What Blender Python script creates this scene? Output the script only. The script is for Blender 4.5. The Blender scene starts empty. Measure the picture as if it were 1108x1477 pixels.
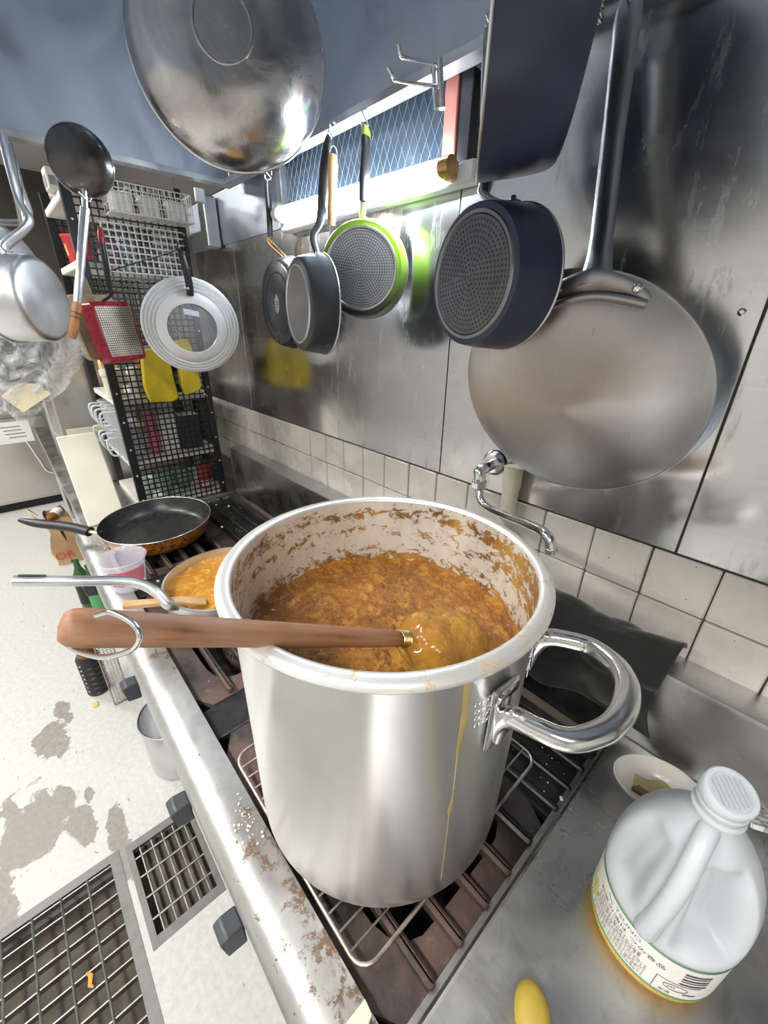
import bpy, bmesh, math, random
import numpy as np
from mathutils import Matrix, Vector, noise as mnoise
random.seed(7)
PI = math.pi
sc = bpy.context.scene
COL = sc.collection
# ------------------------------------------------------------------ camera
F_PX, CX, CY = 586.07, 554.0, 738.5
_p, _y, _r = [math.radians(a) for a in (24.853, 42.478, 1.08)]
FW = np.array([-math.cos(_y)*math.cos(_p), math.sin(_y)*math.cos(_p), -math.sin(_p)])
_rr = np.cross(FW, [0, 0, 1]); _rr /= np.linalg.norm(_rr); _uu = np.cross(_rr, FW)
RT = math.cos(_r)*_rr + math.sin(_r)*_uu
UP = -math.sin(_r)*_rr + math.cos(_r)*_uu
CAM = np.array([0, 0, 1.5])
def ray(x, y): return FW + (x-CX)/F_PX*RT - (y-CY)/F_PX*UP
def onz(x, y, z): d = ray(x, y); return Vector(CAM + d*(z-CAM[2])/d[2])
def ony(x, y, Y): d = ray(x, y); return Vector(CAM + d*(Y-CAM[1])/d[1])
def onx(x, y, X): d = ray(x, y); return Vector(CAM + d*(X-CAM[0])/d[0])
cd = bpy.data.cameras.new('camera'); cam = bpy.data.objects.new('camera', cd); COL.objects.link(cam)
cd.sensor_fit = 'VERTICAL'; cd.sensor_height = 36; cd.lens = 36*F_PX/1477; cd.clip_start = .02
cam.matrix_world = Matrix(((RT[0], UP[0], -FW[0], CAM[0]), (RT[1], UP[1], -FW[1], CAM[1]), (RT[2], UP[2], -FW[2], CAM[2]), (0, 0, 0, 1)))
sc.camera = cam
# ------------------------------------------------------------------ light, exposure
w = bpy.data.worlds.new('world'); sc.world = w; w.use_nodes = True
w.node_tree.nodes['Background'].inputs[0].default_value = (.8, .86, 1, 1)
w.node_tree.nodes['Background'].inputs[1].default_value = .15
sc.view_settings.view_transform = 'Standard'; sc.view_settings.look = 'None'
sc.view_settings.gamma = 1; sc.view_settings.use_curve_mapping = False
sc.view_settings.exposure = 0.62
LAMPS = [(-1.5, -1.05, 1.0), (.55, -.95, 1.0), (-3.4, -.85, 1.0)]     # ceiling lamps, x y power factor
LAMP_W = 31
TUBE_E = 60
# ------------------------------------------------------------------ helpers
MATS = {}
class N:
    def __init__(s, name):
        s.m = bpy.data.materials.new(name); s.m.use_nodes = True; s.t = s.m.node_tree
        s.b = s.t.nodes['Principled BSDF']; s.tc = None; MATS[name] = s.m
    def node(s, ty, **k):
        n = s.t.nodes.new(ty)
        for a, v in k.items(): setattr(n, a, v)
        return n
    def link(s, a, b): s.t.links.new(a, b)
    def obj(s):
        if not s.tc: s.tc = s.node('ShaderNodeTexCoord')
        return s.tc.outputs['Object']
    def world(s): return s.node('ShaderNodeNewGeometry').outputs['Position']
    def map(s, src, scale=(1, 1, 1), loc=(0, 0, 0)):
        m = s.node('ShaderNodeMapping'); s.link(src, m.inputs[0])
        m.inputs['Scale'].default_value = scale; m.inputs['Location'].default_value = loc; return m.outputs[0]
    def noise(s, src, scale, detail=4, rough=.55, dist=0):
        n = s.node('ShaderNodeTexNoise'); s.link(src, n.inputs['Vector'])
        n.inputs['Scale'].default_value = scale; n.inputs['Detail'].default_value = detail
        n.inputs['Roughness'].default_value = rough; n.inputs['Distortion'].default_value = dist; return n.outputs[0]
    def ramp(s, src, a, b, va=0., vb=1.):
        n = s.node('ShaderNodeMapRange'); s.link(src, n.inputs[0])
        n.inputs[1].default_value = a; n.inputs[2].default_value = b; n.inputs[3].default_value = va; n.inputs[4].default_value = vb
        return n.outputs[0]
    def math(s, op, a, b=None):
        n = s.node('ShaderNodeMath', operation=op)
        for i, v in enumerate((a, b)):
            if v is None: continue
            if isinstance(v, (int, float)): n.inputs[i].default_value = v
            else: s.link(v, n.inputs[i])
        return n.outputs[0]
    def mix(s, fac, a, b):
        n = s.node('ShaderNodeMix', data_type='RGBA')
        for i, v in ((0, fac), (6, a), (7, b)):
            if isinstance(v, (int, float)): n.inputs[i].default_value = v
            elif isinstance(v, tuple): n.inputs[i].default_value = (*v, 1) if len(v) == 3 else v
            else: s.link(v, n.inputs[i])
        return n.outputs[2]
    def set(s, **k):
        for a, v in k.items():
            i = s.b.inputs[a.replace('_', ' ')]
            if isinstance(v, (int, float)): i.default_value = v
            elif isinstance(v, tuple): i.default_value = (*v, 1) if len(v) == 3 and i.type == 'RGBA' else v
            else: s.link(v, i)
        return s
    def bump(s, h, strength=.3, dist=.002):
        n = s.node('ShaderNodeBump'); s.link(h, n.inputs['Height']); n.inputs['Strength'].default_value = strength
        n.inputs['Distance'].default_value = dist; s.link(n.outputs[0], s.b.inputs['Normal']); return s
def plain(name, col, rough=.5, metal=0., nscale=0, var=.25, bump=0, **k):
    m = N(name); m.set(Roughness=rough, Metallic=metal)
    if nscale:
        nz = m.noise(m.obj(), nscale)
        m.set(Base_Color=m.mix(m.ramp(nz, .3, .7), tuple(c*(1-var) for c in col), tuple(min(1, c*(1+var*.5)) for c in col)))
        m.set(Roughness=m.ramp(nz, .3, .7, max(.02, rough-.08), min(1, rough+.1)))
        if bump: m.bump(nz, bump, .002)
    else: m.set(Base_Color=col)
    m.set(**k); return m.m
def steel(name, col, rough, stretch=(1, 1, 1), sc_=30, smudge=.5, dirt=None, dirt_amt=0., space='obj', bump=.05):
    m = N(name); src = m.obj() if space == 'obj' else m.world()
    br = m.noise(m.map(src, stretch), sc_, 3)
    sm = m.noise(src, 5, 6, .65, .6)
    c = m.mix(m.ramp(br, .3, .7), tuple(x*.93 for x in col), col)
    if dirt:
        d = m.noise(src, 22, 8, .72, 1.); c = m.mix(m.math('MULTIPLY', m.ramp(d, .56, .66), dirt_amt), c, dirt)
    m.set(Base_Color=c, Metallic=1.)
    r = m.math('ADD', m.ramp(sm, .35, .7, rough*(1-smudge*.5), rough*(1+smudge)), m.ramp(br, .2, .8, -.03, .03))
    m.set(Roughness=r); m.bump(br, bump, .001); return m.m
class MB:
    def __init__(s): s.v = []; s.f = []
    def add(s, vs, fs, M=None):
        o = len(s.v)
        s.v += [tuple(M @ Vector(v)) if M else tuple(v) for v in vs]
        s.f += [tuple(i+o for i in f) for f in fs]; return s
    def box(s, c, d, M=None, bev=0):
        x, y, z = [a/2 for a in d]
        if bev:
            b = min(bev, x*.9, y*.9, z*.9); vs = []; 
            for k, (zz, ins) in enumerate(((-z, b), (-z+b, 0), (z-b, 0), (z, b))):
                X, Y = x-ins, y-ins
                vs += [(c[0]+a, c[1]+e, c[2]+zz) for a, e in ((-X+b, -Y), (X-b, -Y), (X, -Y+b), (X, Y-b), (X-b, Y), (-X+b, Y), (-X, Y-b), (-X, -Y+b))]
            fs = [tuple(range(7, -1, -1)), tuple(range(24, 32))]
            for k in range(3):
                for i in range(8): j = (i+1) % 8; fs.append((k*8+i, k*8+j, k*8+8+j, k*8+8+i))
            return s.add(vs, fs, M)
        vs = [(c[0]+sx*x, c[1]+sy*y, c[2]+sz*z) for sz in (-1, 1) for sy in (-1, 1) for sx in (-1, 1)]
        return s.add(vs, [(0, 2, 3, 1), (4, 5, 7, 6), (0, 1, 5, 4), (2, 6, 7, 3), (0, 4, 6, 2), (1, 3, 7, 5)], M)
    def lathe(s, prof, n=48, M=None, a0=0, a1=2*PI, fn=None):
        full = abs(a1-a0-2*PI) < 1e-6; vs = []; fs = []; ring = []
        m = n if full else n+1
        for r, z in prof:
            if r < 1e-6: ring.append([len(vs)]); vs.append((0, 0, z))
            else:
                ring.append(list(range(len(vs), len(vs)+m)))
                for i in range(m):
                    a = a0+(a1-a0)*i/n; rr = r if fn is None else fn(a, r, z)
                    vs.append((rr*math.cos(a), rr*math.sin(a), z))
        for A, B in zip(ring, ring[1:]):
            for i in range(n):
                j = (i+1) % m
                if len(A) == 1 and len(B) == 1: continue
                if len(A) == 1: fs.append((A[0], B[j], B[i]))
                elif len(B) == 1: fs.append((A[i], A[j], B[0]))
                else: fs.append((A[i], A[j], B[j], B[i]))
        return s.add(vs, fs, M)
    def tube(s, pts, r, n=8, closed=False, flat=1., nrm=None, M=None, caps=True):
        P = [Vector(p) for p in pts]; k = len(P); R = r if isinstance(r, (list, tuple)) else [r]*k
        FL = flat if isinstance(flat, (list, tuple)) else [flat]*k
        T = []
        for i in range(k):
            a = P[(i-1) % k] if closed or i else P[0]; b = P[(i+1) % k] if closed or i < k-1 else P[-1]
            T.append((b-a).normalized())
        u = Vector(nrm) if nrm is not None else (Vector((0, 0, 1)) if abs(T[0].z) < .9 else Vector((1, 0, 0)))
        vs = []; fs = []
        for i in range(k):
            u = (u - T[i]*u.dot(T[i])).normalized(); v = T[i].cross(u)
            for q in range(n):
                a = 2*PI*q/n; vs.append(P[i]+u*(R[i]*FL[i]*math.cos(a))+v*(R[i]*math.sin(a)))
        for i in range(k if closed else k-1):
            j = (i+1) % k
            for q in range(n): e = (q+1) % n; fs.append((i*n+q, i*n+e, j*n+e, j*n+q))
        if caps and not closed: fs += [tuple(range(n-1, -1, -1)), tuple(range((k-1)*n, k*n))]
        return s.add(vs, fs, M)
    def prism(s, poly, z0, z1, M=None):
        n = len(poly)
        vs = [(x, y, z0) for x, y in poly]+[(x, y, z1) for x, y in poly]
        fs = [tuple(range(n-1, -1, -1)), tuple(range(n, 2*n))]+[(i, (i+1) % n, n+(i+1) % n, n+i) for i in range(n)]
        return s.add(vs, fs, M)
    def grid(s, fn, nu, nv, M=None):
        vs = [fn(i/nu, j/nv) for i in range(nu+1) for j in range(nv+1)]
        fs = [(i*(nv+1)+j, (i+1)*(nv+1)+j, (i+1)*(nv+1)+j+1, i*(nv+1)+j+1) for i in range(nu) for j in range(nv)]
        return s.add(vs, fs, M)
def smooth_path(pts, n=6, closed=False):
    P = [Vector(p) for p in pts]; out = []; k = len(P)
    for i in range(k if closed else k-1):
        p0 = P[(i-1) % k] if closed or i else P[0]*2-P[1]; p1 = P[i]; p2 = P[(i+1) % k]
        p3 = P[(i+2) % k] if closed or i+2 < k else P[-1]*2-P[-2]
        for q in range(n):
            t = q/n
            out.append(.5*((2*p1)+(p2-p0)*t+(2*p0-5*p1+4*p2-p3)*t*t+(3*p1-p0-3*p2+p3)*t**3))
    if not closed: out.append(P[-1])
    return out
WM = {}
def _tag(o, label, cat, group, kind):
    if label: o['label'] = label
    if cat: o['category'] = cat
    if group: o['group'] = group
    if kind: o['kind'] = kind
def thing(name, label, cat, M=None, group=None, kind=None):
    o = bpy.data.objects.new(name, None); COL.objects.link(o); o.empty_display_size = .05
    M = M if M is not None else Matrix.Identity(4)
    if isinstance(M, Vector): M = Matrix.Translation(M)
    o.matrix_world = M; WM[o] = M.copy(); _tag(o, label, cat, group, kind); return o
def part(name, mb, mat, parent=None, smooth=35, label=None, world=False, kind=None, bevel=0):
    me = bpy.data.meshes.new(name)
    vs = mb.v
    if parent is not None and world:
        I = WM[parent].inverted(); vs = [tuple(I @ Vector(v)) for v in vs]
    me.from_pydata(vs, [], mb.f); me.update()
    bm = bmesh.new(); bm.from_mesh(me); bmesh.ops.recalc_face_normals(bm, faces=bm.faces); bm.to_mesh(me); bm.free()
    if smooth:
        me.shade_smooth(); me.set_sharp_from_angle(angle=math.radians(smooth))
    me.materials.append(MATS[mat] if isinstance(mat, str) else mat)
    o = bpy.data.objects.new(name, me); COL.objects.link(o)
    if parent is not None:
        o.parent = parent; WM[o] = WM[parent].copy()
    else: WM[o] = Matrix.Identity(4)
    if bevel:
        b = o.modifiers.new('bevel', 'BEVEL'); b.width = bevel; b.segments = 2; b.limit_method = 'ANGLE'
    if kind: o['kind'] = kind
    if label: o['label'] = label
    return o
def single(name, mb, mat, label, cat, group=None, smooth=35, kind=None, bevel=0):
    V = np.array(mb.v); c = (V.min(0)+V.max(0))/2; c[2] = V[:, 2].min()
    mb.v = [tuple(v) for v in (V-c)]
    o = part(name, mb, mat, None, smooth, bevel=bevel); o.location = Vector(c); WM[o] = Matrix.Translation(Vector(c))
    _tag(o, label, cat, group, kind); return o
def struct(name, mb, mat, smooth=0): 
    o = part(name, mb, mat, None, smooth); o['kind'] = 'structure'; return o
def dup(root, M, label=None):
    r = root.copy(); COL.objects.link(r); r.matrix_world = M; WM[r] = M
    if label: r['label'] = label
    for ch in list(root.children):
        c = ch.copy(); COL.objects.link(c); c.parent = r
        for g in list(ch.children):
            d = g.copy(); COL.objects.link(d); d.parent = c
    return r
def frame(c, n, up=(0, 0, 1), roll=0):
    z = Vector(n).normalized(); y = Vector(up); y = (y-z*y.dot(z)).normalized(); x = y.cross(z)
    M = Matrix((x, y, z)).transposed().to_4x4(); M.translation = Vector(c)
    return M @ Matrix.Rotation(roll, 4, 'Z')
def bez(M, pts): I = M.inverted(); return [I @ Vector(p) for p in pts]
YW = .766
# ------------------------------------------------------------------ materials
def make_materials():
    # painted concrete floor with worn patches
    m = N('floor_paint'); p = m.world(); big = m.noise(p, 9, 8, .7, .4)
    patches = [(75, 1062, .10, .06), (88, 1024, .06, .025), (100, 1036, .03, .02), (74, 1083, .04, .025), (95, 1155, .07, .05), (55, 1185, .14, .05), (120, 1188, .10, .04), (20, 1215, .16, .05), (128, 1146, .05, .02), (0, 1300, .12, .04), (175, 1215, .12, .03)]
    mx = None; sep = m.node('ShaderNodeSeparateXYZ'); m.link(p, sep.inputs[0])
    for x, y, rx, ry in patches:
        c = onz(x, y, 0)
        dx = m.math('MULTIPLY', m.math('SUBTRACT', sep.outputs[0], c.x), 1/rx); dy = m.math('MULTIPLY', m.math('SUBTRACT', sep.outputs[1], c.y), 1/ry)
        d = m.math('SUBTRACT', 1, m.math('SQRT', m.math('ADD', m.math('MULTIPLY', dx, dx), m.math('MULTIPLY', dy, dy))))
        mx = d if mx is None else m.math('MAXIMUM', mx, d)
    mx = m.math('MAXIMUM', mx, -1.2)
    msk = m.ramp(m.math('ADD', m.math('MULTIPLY', mx, .32), big), .50, .53)
    fine = m.noise(p, 60, 6, .7)
    spots = m.ramp(m.noise(m.map(p, (1, 2.2, 1)), 26, 3, .5), .70, .73)
    paint = m.mix(m.ramp(fine, .35, .7), (.52, .52, .49), (.64, .645, .62))
    conc = m.mix(m.ramp(fine, .3, .7), (.20, .18, .16), (.36, .33, .29))
    m.set(Base_Color=m.mix(m.math('MAXIMUM', msk, m.math('MULTIPLY', spots, .8)), paint, conc), Roughness=m.ramp(fine, .3, .7, .35, .6)); m.bump(m.math('SUBTRACT', fine, msk), .12, .002)
    # glazed tile
    m = N('tile'); p = m.world(); a = m.noise(p, 90, 3); b = m.noise(p, 7, 5)
    sp = m.ramp(m.noise(p, 120, 2, .5), .72, .75)
    m.set(Base_Color=m.mix(sp, m.mix(m.ramp(b, .35, .65), (.52, .49, .44), (.66, .63, .57)), (.16, .13, .10)), Roughness=m.ramp(b, .3, .7, .18, .38)); m.bump(a, .04, .001)
    plain('grout', (.20, .17, .14), .9, 0, 40)
    # wall steel
    m = N('wall_steel'); p = m.world(); br = m.noise(m.map(p, (1, 1, 26)), 12, 3); sm = m.noise(p, 3.2, 7, .66, .8); dr = m.noise(m.map(p, (3, 1, .6)), 14, 6, .7)
    sepw = m.node('ShaderNodeSeparateXYZ'); m.link(p, sepw.inputs[0])
    c = m.mix(m.ramp(br, .3, .7), (.65, .65, .66), (.69, .69, .69))
    c = m.mix(m.math('MULTIPLY', m.ramp(dr, .60, .72), .45), c, (.30, .25, .18))
    m.set(Base_Color=c, Metallic=1., Roughness=m.math('ADD', m.ramp(sm, .35, .7, .13, .32), m.math('MULTIPLY', m.ramp(dr, .55, .7), .16))); m.bump(m.noise(p, 3.5, 2), .2, .012)
    steel('hood_steel', (.54, .59, .67), .42, (1, 1, .3), 12, .5, space='world')
    steel('bench_steel', (.56, .56, .56), .34, (1, 10, 1), 30, .5, (.24, .20, .14), .25, 'world')
    # stove rail: bright steel, stained brown where the burners are
    m = N('rail_steel'); p = m.world(); a = m.noise(p, 38, 8, .75, .5); g = m.noise(p, 6.5, 5, .65, .4); s2 = m.noise(p, 150, 2)
    sepr = m.node('ShaderNodeSeparateXYZ'); m.link(p, sepr.inputs[0])
    def near(cx, w): return m.math('SUBTRACT', 1, m.math('MULTIPLY', m.math('ABSOLUTE', m.math('SUBTRACT', sepr.outputs[0], cx)), 1/w))
    inner = m.ramp(sepr.outputs[1], .048, .105, .12, 1)
    z1 = m.math('MAXIMUM', m.math('MULTIPLY', m.math('MAXIMUM', near(-.93, .17), m.math('MINIMUM', m.math('MULTIPLY', near(-.25, .36), 1.6), .95)), inner), m.math('MULTIPLY', near(-.22, .18), .45))
    st = m.ramp(m.math('ADD', m.math('MULTIPLY', z1, .17), a), .66, .72)
    soot = m.ramp(m.math('ADD', m.math('MULTIPLY', z1, .50), g), .62, .95)
    c = m.mix(m.ramp(g, .35, .65), (.52, .52, .51), (.63, .63, .62))
    c = m.mix(m.math('MULTIPLY', soot, .7), c, (.13, .118, .10)); c = m.mix(m.math('MULTIPLY', st, .85), c, (.12, .055, .02))
    c = m.mix(m.ramp(s2, .73, .76), c, (.05, .04, .03))
    m.set(Base_Color=c, Metallic=m.math('SUBTRACT', 1, m.math('MAXIMUM', m.math('MULTIPLY', st, .8), m.math('MULTIPLY', soot, .35))), Roughness=m.ramp(a, .35, .7, .40, .56)); m.bump(a, .1, .001)
    m = N('cast_iron'); p = m.world(); a = m.noise(p, 45, 7, .7); b = m.noise(p, 6, 5, .6, .5); s2 = m.noise(p, 130, 2)
    sepi = m.node('ShaderNodeSeparateXYZ'); m.link(p, sepi.inputs[0])
    rust = m.math('MULTIPLY', m.ramp(b, .40, .60), m.ramp(sepi.outputs[1], .42, .50, 1, .12))
    c = m.mix(rust, (.026, .023, .022), (.125, .078, .064)); c = m.mix(m.math('MULTIPLY', m.ramp(a, .58, .70), .45), c, (.26, .21, .18)); c = m.mix(m.ramp(s2, .76, .78), c, (.5, .42, .3))
    m.set(Base_Color=c, Roughness=m.ramp(b, .4, .6, .42, .75), Metallic=.2); m.bump(a, .5, .003)
    plain('black_iron', (.02, .02, .02), .45, .2, 30, .5, .2)
    # pot aluminium, brushed around its axis
    m = N('pot_aluminium'); p = m.obj(); br = m.noise(m.map(p, (1, 1, 60)), 6, 4); sm = m.noise(p, 6, 6, .65, .8)
    m.set(Base_Color=m.mix(m.ramp(sm, .40, .66), (.90, .90, .89), (.85, .85, .84)), Metallic=1., Roughness=m.math('ADD', m.ramp(sm, .35, .7, .28, .33), m.ramp(br, .3, .7, -.01, .01)), Anisotropic=.8, Anisotropic_Rotation=.25)
    tn = m.node('ShaderNodeTangent', direction_type='RADIAL', axis='Z'); m.link(tn.outputs[0], m.b.inputs['Tangent']); m.bump(br, .03, .0005)
    # inside of the pot, spattered with dried sauce
    m = N('pot_inside'); p = m.obj(); sepp = m.node('ShaderNodeSeparateXYZ'); m.link(p, sepp.inputs[0]); z = sepp.outputs[2]
    a = m.noise(m.map(p, (1, 1, 1.5)), 46, 9, .78, .5); b = m.noise(m.map(p, (1, 1, .5)), 14, 5, .65)
    bandt = m.math('SUBTRACT', 1, m.math('MULTIPLY', m.math('ABSOLUTE', m.math('SUBTRACT', z, .425)), 1/.022))
    bandl = m.math('SUBTRACT', 1, m.math('MULTIPLY', m.math('ABSOLUTE', m.math('SUBTRACT', z, .332)), 1/.028))
    bm_ = m.math('SUBTRACT', 1, m.math('MULTIPLY', m.math('ABSOLUTE', m.math('SUBTRACT', z, .392)), 1/.03))
    side = m.ramp(sepp.outputs[0], -.16, .16, -.25, .55)
    band = m.math('MAXIMUM', m.math('ADD', bandt, side), m.math('MAXIMUM', bandl, m.math('ADD', bm_, m.math('SUBTRACT', side, .35))))
    msk = m.ramp(m.math('ADD', m.math('MULTIPLY', m.math('MAXIMUM', band, -1.5), .11), a), .555, .60)
    oc = m.mix(m.ramp(b, .35, .62), (.13, .045, .012), (.46, .25, .05))
    m.set(Base_Color=m.mix(msk, m.mix(m.ramp(b, .4, .6), (.70, .67, .60), (.84, .82, .77)), oc), Metallic=m.ramp(msk, 0, 1, .35, 0), Roughness=m.ramp(a, .3, .7, .3, .5)); m.bump(msk, .4, .002)
    m = N('pot_rim'); p = m.obj(); a = m.noise(p, 30, 8, .75, .6); sx = m.node('ShaderNodeSeparateXYZ'); m.link(p, sx.inputs[0])
    msk = m.ramp(m.math('ADD', a, m.ramp(sx.outputs[0], -.1, .2, -.05, .05)), .62, .68)
    m.set(Base_Color=m.mix(m.math('MULTIPLY', msk, .8), (.88, .87, .84), (.52, .32, .08)), Metallic=m.ramp(msk, 0, 1, .6, .1), Roughness=.36)
    plain('chrome', (.80, .80, .80), .13, 1.); plain('polished_aluminium', (.86, .86, .86), .16, 1., 12, .06); plain('dull_aluminium', (.74, .75, .76), .36, 1., 14, .12)
    m = N('curry'); p = m.obj(); a = m.noise(p, 42, 7, .68, .5); b = m.noise(p, 7, 5, .6, .6); c_ = m.noise(p, 120, 4, .6)
    c = m.mix(m.ramp(b, .35, .65), (.22, .076, .010), (.46, .18, .018)); c = m.mix(m.ramp(a, .50, .64), c, (.60, .27, .03)); c = m.mix(m.ramp(c_, .66, .70), c, (.70, .42, .09))
    m.set(Base_Color=c, Roughness=m.ramp(a, .35, .65, .10, .26), Coat_Weight=.15, Coat_Roughness=.06); m.bump(m.math('ADD', a, m.math('MULTIPLY', c_, .6)), 1., .010)
    m = N('curry_blade'); p = m.world(); a = m.noise(p, 55, 7, .68, .4); b = m.noise(p, 14, 5, .6)
    c = m.mix(m.ramp(b, .35, .65), (.44, .175, .016), (.62, .32, .035)); c = m.mix(m.ramp(a, .58, .68), c, (.68, .46, .12)); c = m.mix(m.ramp(a, .30, .42, 1, 0), c, (.22, .08, .012))
    m.set(Base_Color=c, Roughness=m.ramp(a, .35, .65, .10, .28), Coat_Weight=.4, Coat_Roughness=.06); m.bump(a, 1., .012)
    m = N('dark_wood'); p = m.obj(); g = m.noise(m.map(p, (16, 16, 1)), 8, 6, .65, .5); b = m.noise(p, 14, 5)
    m.set(Base_Color=m.mix(m.ramp(b, .35, .7), m.mix(m.ramp(g, .35, .65), (.20, .080, .035), (.42, .19, .085)), (.38, .22, .14)), Roughness=.55); m.bump(g, .15, .001)
    plain('pale_wood', (.62, .40, .20), .55, 0, 30, .2, .1); plain('brass_wire', (.62, .48, .22), .35, 1.)
    plain('black_plastic', (.018, .018, .02), .38); plain('knob_plastic', (.05, .055, .065), .4); plain('black_coat', (.028, .03, .036), .30, 0, 18, .3); plain('navy_flare_coat', (.040, .052, .105), .36, 0, 14, .3)  # the blue coat carries lens-flare blue in its base colour
    plain('grey_coat', (.06, .066, .078), .35, .2, 14, .2); plain('nonstick', (.022, .022, .022), .30, 0, 60, .2)
    # pan bases: rings of pressed dots
    def base(name, ca, cb, dots=70., rough=.4):
        m = N(name); p = m.obj(); s_ = m.node('ShaderNodeSeparateXYZ'); m.link(p, s_.inputs[0])
        r = m.math('SQRT', m.math('ADD', m.math('MULTIPLY', s_.outputs[0], s_.outputs[0]), m.math('MULTIPLY', s_.outputs[1], s_.outputs[1])))
        k = m.math('MULTIPLY', r, dots*2); ring = m.math('FLOOR', k); fr = m.math('SUBTRACT', m.math('SUBTRACT', k, ring), .5)
        an = m.math('MULTIPLY', m.math('ARCTAN2', s_.outputs[1], s_.outputs[0]), m.math('MULTIPLY', m.math('ADD', ring, .5), 1.0))
        fa = m.math('SUBTRACT', m.math('FRACT', m.math('ADD', m.math('MULTIPLY', an, 1.0), 50)), .5)
        d = m.math('SQRT', m.math('ADD', m.math('MULTIPLY', fr, fr), m.math('MULTIPLY', fa, fa)))
        dm = m.ramp(d, .22, .32, 1, 0); nz = m.noise(p, 30, 6, .7)
        m.set(Base_Color=m.mix(dm, m.mix(m.ramp(nz, .35, .7), ca, tuple(x*.65 for x in ca)), cb), Metallic=.6, Roughness=rough); m.bump(dm, .3, .001)
    base('base_green', (.30, .30, .32), (.66, .66, .68), 90); base('base_grey', (.24, .23, .23), (.34, .33, .33), 110); base('base_dark', (.20, .20, .22), (.06, .06, .07), 80)
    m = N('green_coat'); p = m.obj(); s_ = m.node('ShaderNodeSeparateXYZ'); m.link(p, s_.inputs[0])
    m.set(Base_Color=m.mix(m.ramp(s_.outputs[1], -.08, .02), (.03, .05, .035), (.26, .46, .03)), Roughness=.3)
    # big steel pan: turned base, scratched
    m = N('pan_steel'); p = m.obj(); s_ = m.node('ShaderNodeSeparateXYZ'); m.link(p, s_.inputs[0])
    r = m.math('SQRT', m.math('ADD', m.math('MULTIPLY', s_.outputs[0], s_.outputs[0]), m.math('MULTIPLY', s_.outputs[1], s_.outputs[1])))
    nz = m.noise(p, 10, 8, .7, .6); rg = m.noise(m.map(p, (.1, .1, .1)), 10, 2)
    scr = m.ramp(m.noise(m.map(p, (8, 1, 1)), 26, 6, .7), .62, .72)
    m.set(Base_Color=m.mix(m.math('MULTIPLY', scr, .5), m.mix(m.ramp(nz, .35, .65), (.68, .67, .66), (.78, .77, .76)), (.38, .34, .30)), Metallic=1., Roughness=m.ramp(nz, .35, .7, .42, .54), Anisotropic=.9, Anisotropic_Rotation=.25)
    tn = m.node('ShaderNodeTangent', direction_type='RADIAL', axis='Z'); m.link(tn.outputs[0], m.b.inputs['Tangent'])
    steel('handle_steel', (.40, .40, .41), .36, (1, 1, 1), 20, .4)
    m = N('wok_steel'); p = m.obj(); nz = m.noise(p, 9, 7, .65, 1.2); 
    m.set(Base_Color=m.mix(m.ramp(nz, .38, .62), (.44, .43, .44), (.60, .57, .54)), Metallic=1., Roughness=m.ramp(nz, .35, .7, .17, .34)); m.bump(nz, .12, .006)
    plain('ladle_iron', (.13, .125, .12), .22, .9, 14, .3)
    plain('red_enamel', (.33, .012, .03), .28, 0, 20, .3)
    m = N('egg_pan_base'); p = m.obj(); s_ = m.node('ShaderNodeSeparateXYZ'); m.link(p, s_.inputs[0])
    fx = m.math('SUBTRACT', m.math('FRACT', m.math('ADD', m.math('MULTIPLY', s_.outputs[0], 155), 50)), .5); fy = m.math('SUBTRACT', m.math('FRACT', m.math('ADD', m.math('MULTIPLY', s_.outputs[1], 155), 50)), .5)
    d = m.math('MAXIMUM', m.math('ABSOLUTE', fx), m.math('ABSOLUTE', fy)); dm = m.ramp(d, .26, .34, 1, 0); nz = m.noise(p, 16, 6, .7)
    m.set(Base_Color=m.mix(dm, m.mix(m.ramp(nz, .4, .62), (.22, .18, .13), (.07, .05, .04)), (.58, .53, .44)), Metallic=.4, Roughness=.45); m.bump(dm, .3, .001)
    m = N('speckled_orange'); p = m.obj(); a = m.noise(p, 70, 6, .75); b = m.noise(p, 12, 4)
    m.set(Base_Color=m.mix(m.ramp(a, .48, .58), (.42, .16, .025), (.07, .022, .008)), Roughness=.3)
    def clear(name, col, alpha=.25, rough=.08, nscale=0):
        m = N(name); m.set(Base_Color=col, Roughness=rough, Alpha=alpha, Specular_IOR_Level=.6)
        if nscale:
            nz = m.noise(m.obj(), nscale, 6, .7, 1.5); m.bump(nz, 1., .01); m.set(Alpha=m.ramp(nz, .42, .66, alpha*.5, min(1, alpha*2.4)))
        return m
    clear('clear_plastic', (.86, .83, .92), .27); clear('clear_bag', (.85, .85, .84), .30, .15, 16); clear('glass_clear', (.9, .92, .95), .10); clear('red_print', (.75, .07, .10), .72); plain('wired_pane', (.018, .026, .036), .25)
    clear('smoke_bag', (.20, .20, .20), .35, .1, 20)
    m = N('milky_plastic'); m.set(Base_Color=(.56, .60, .63), Roughness=.34, Transmission_Weight=.0, Subsurface_Weight=.55, Subsurface_Radius=(.05, .05, .05), Subsurface_Scale=.5)
    m = N('oil_plastic'); m.set(Base_Color=(.86, .46, .06), Roughness=.3, Subsurface_Weight=.7, Subsurface_Radius=(.05, .03, .01), Subsurface_Scale=.6)
    plain('label_paper', (.82, .79, .74), .5); plain('label_green', (.10, .34, .13), .5); plain('ink', (.06, .06, .07), .6); plain('ink_teal', (.06, .30, .28), .6); plain('straw', (.72, .48, .14), .6); plain('leaf_print', (.30, .55, .16), .6); plain('ink_purple', (.2, .13, .25), .6)
    plain('white_plastic', (.80, .80, .78), .38); plain('cream_board', (.74, .71, .58), .5, 0, 8, .08); plain('white_wire', (.80, .80, .76), .4); plain('shelf_white', (.78, .76, .70), .5)
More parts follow.
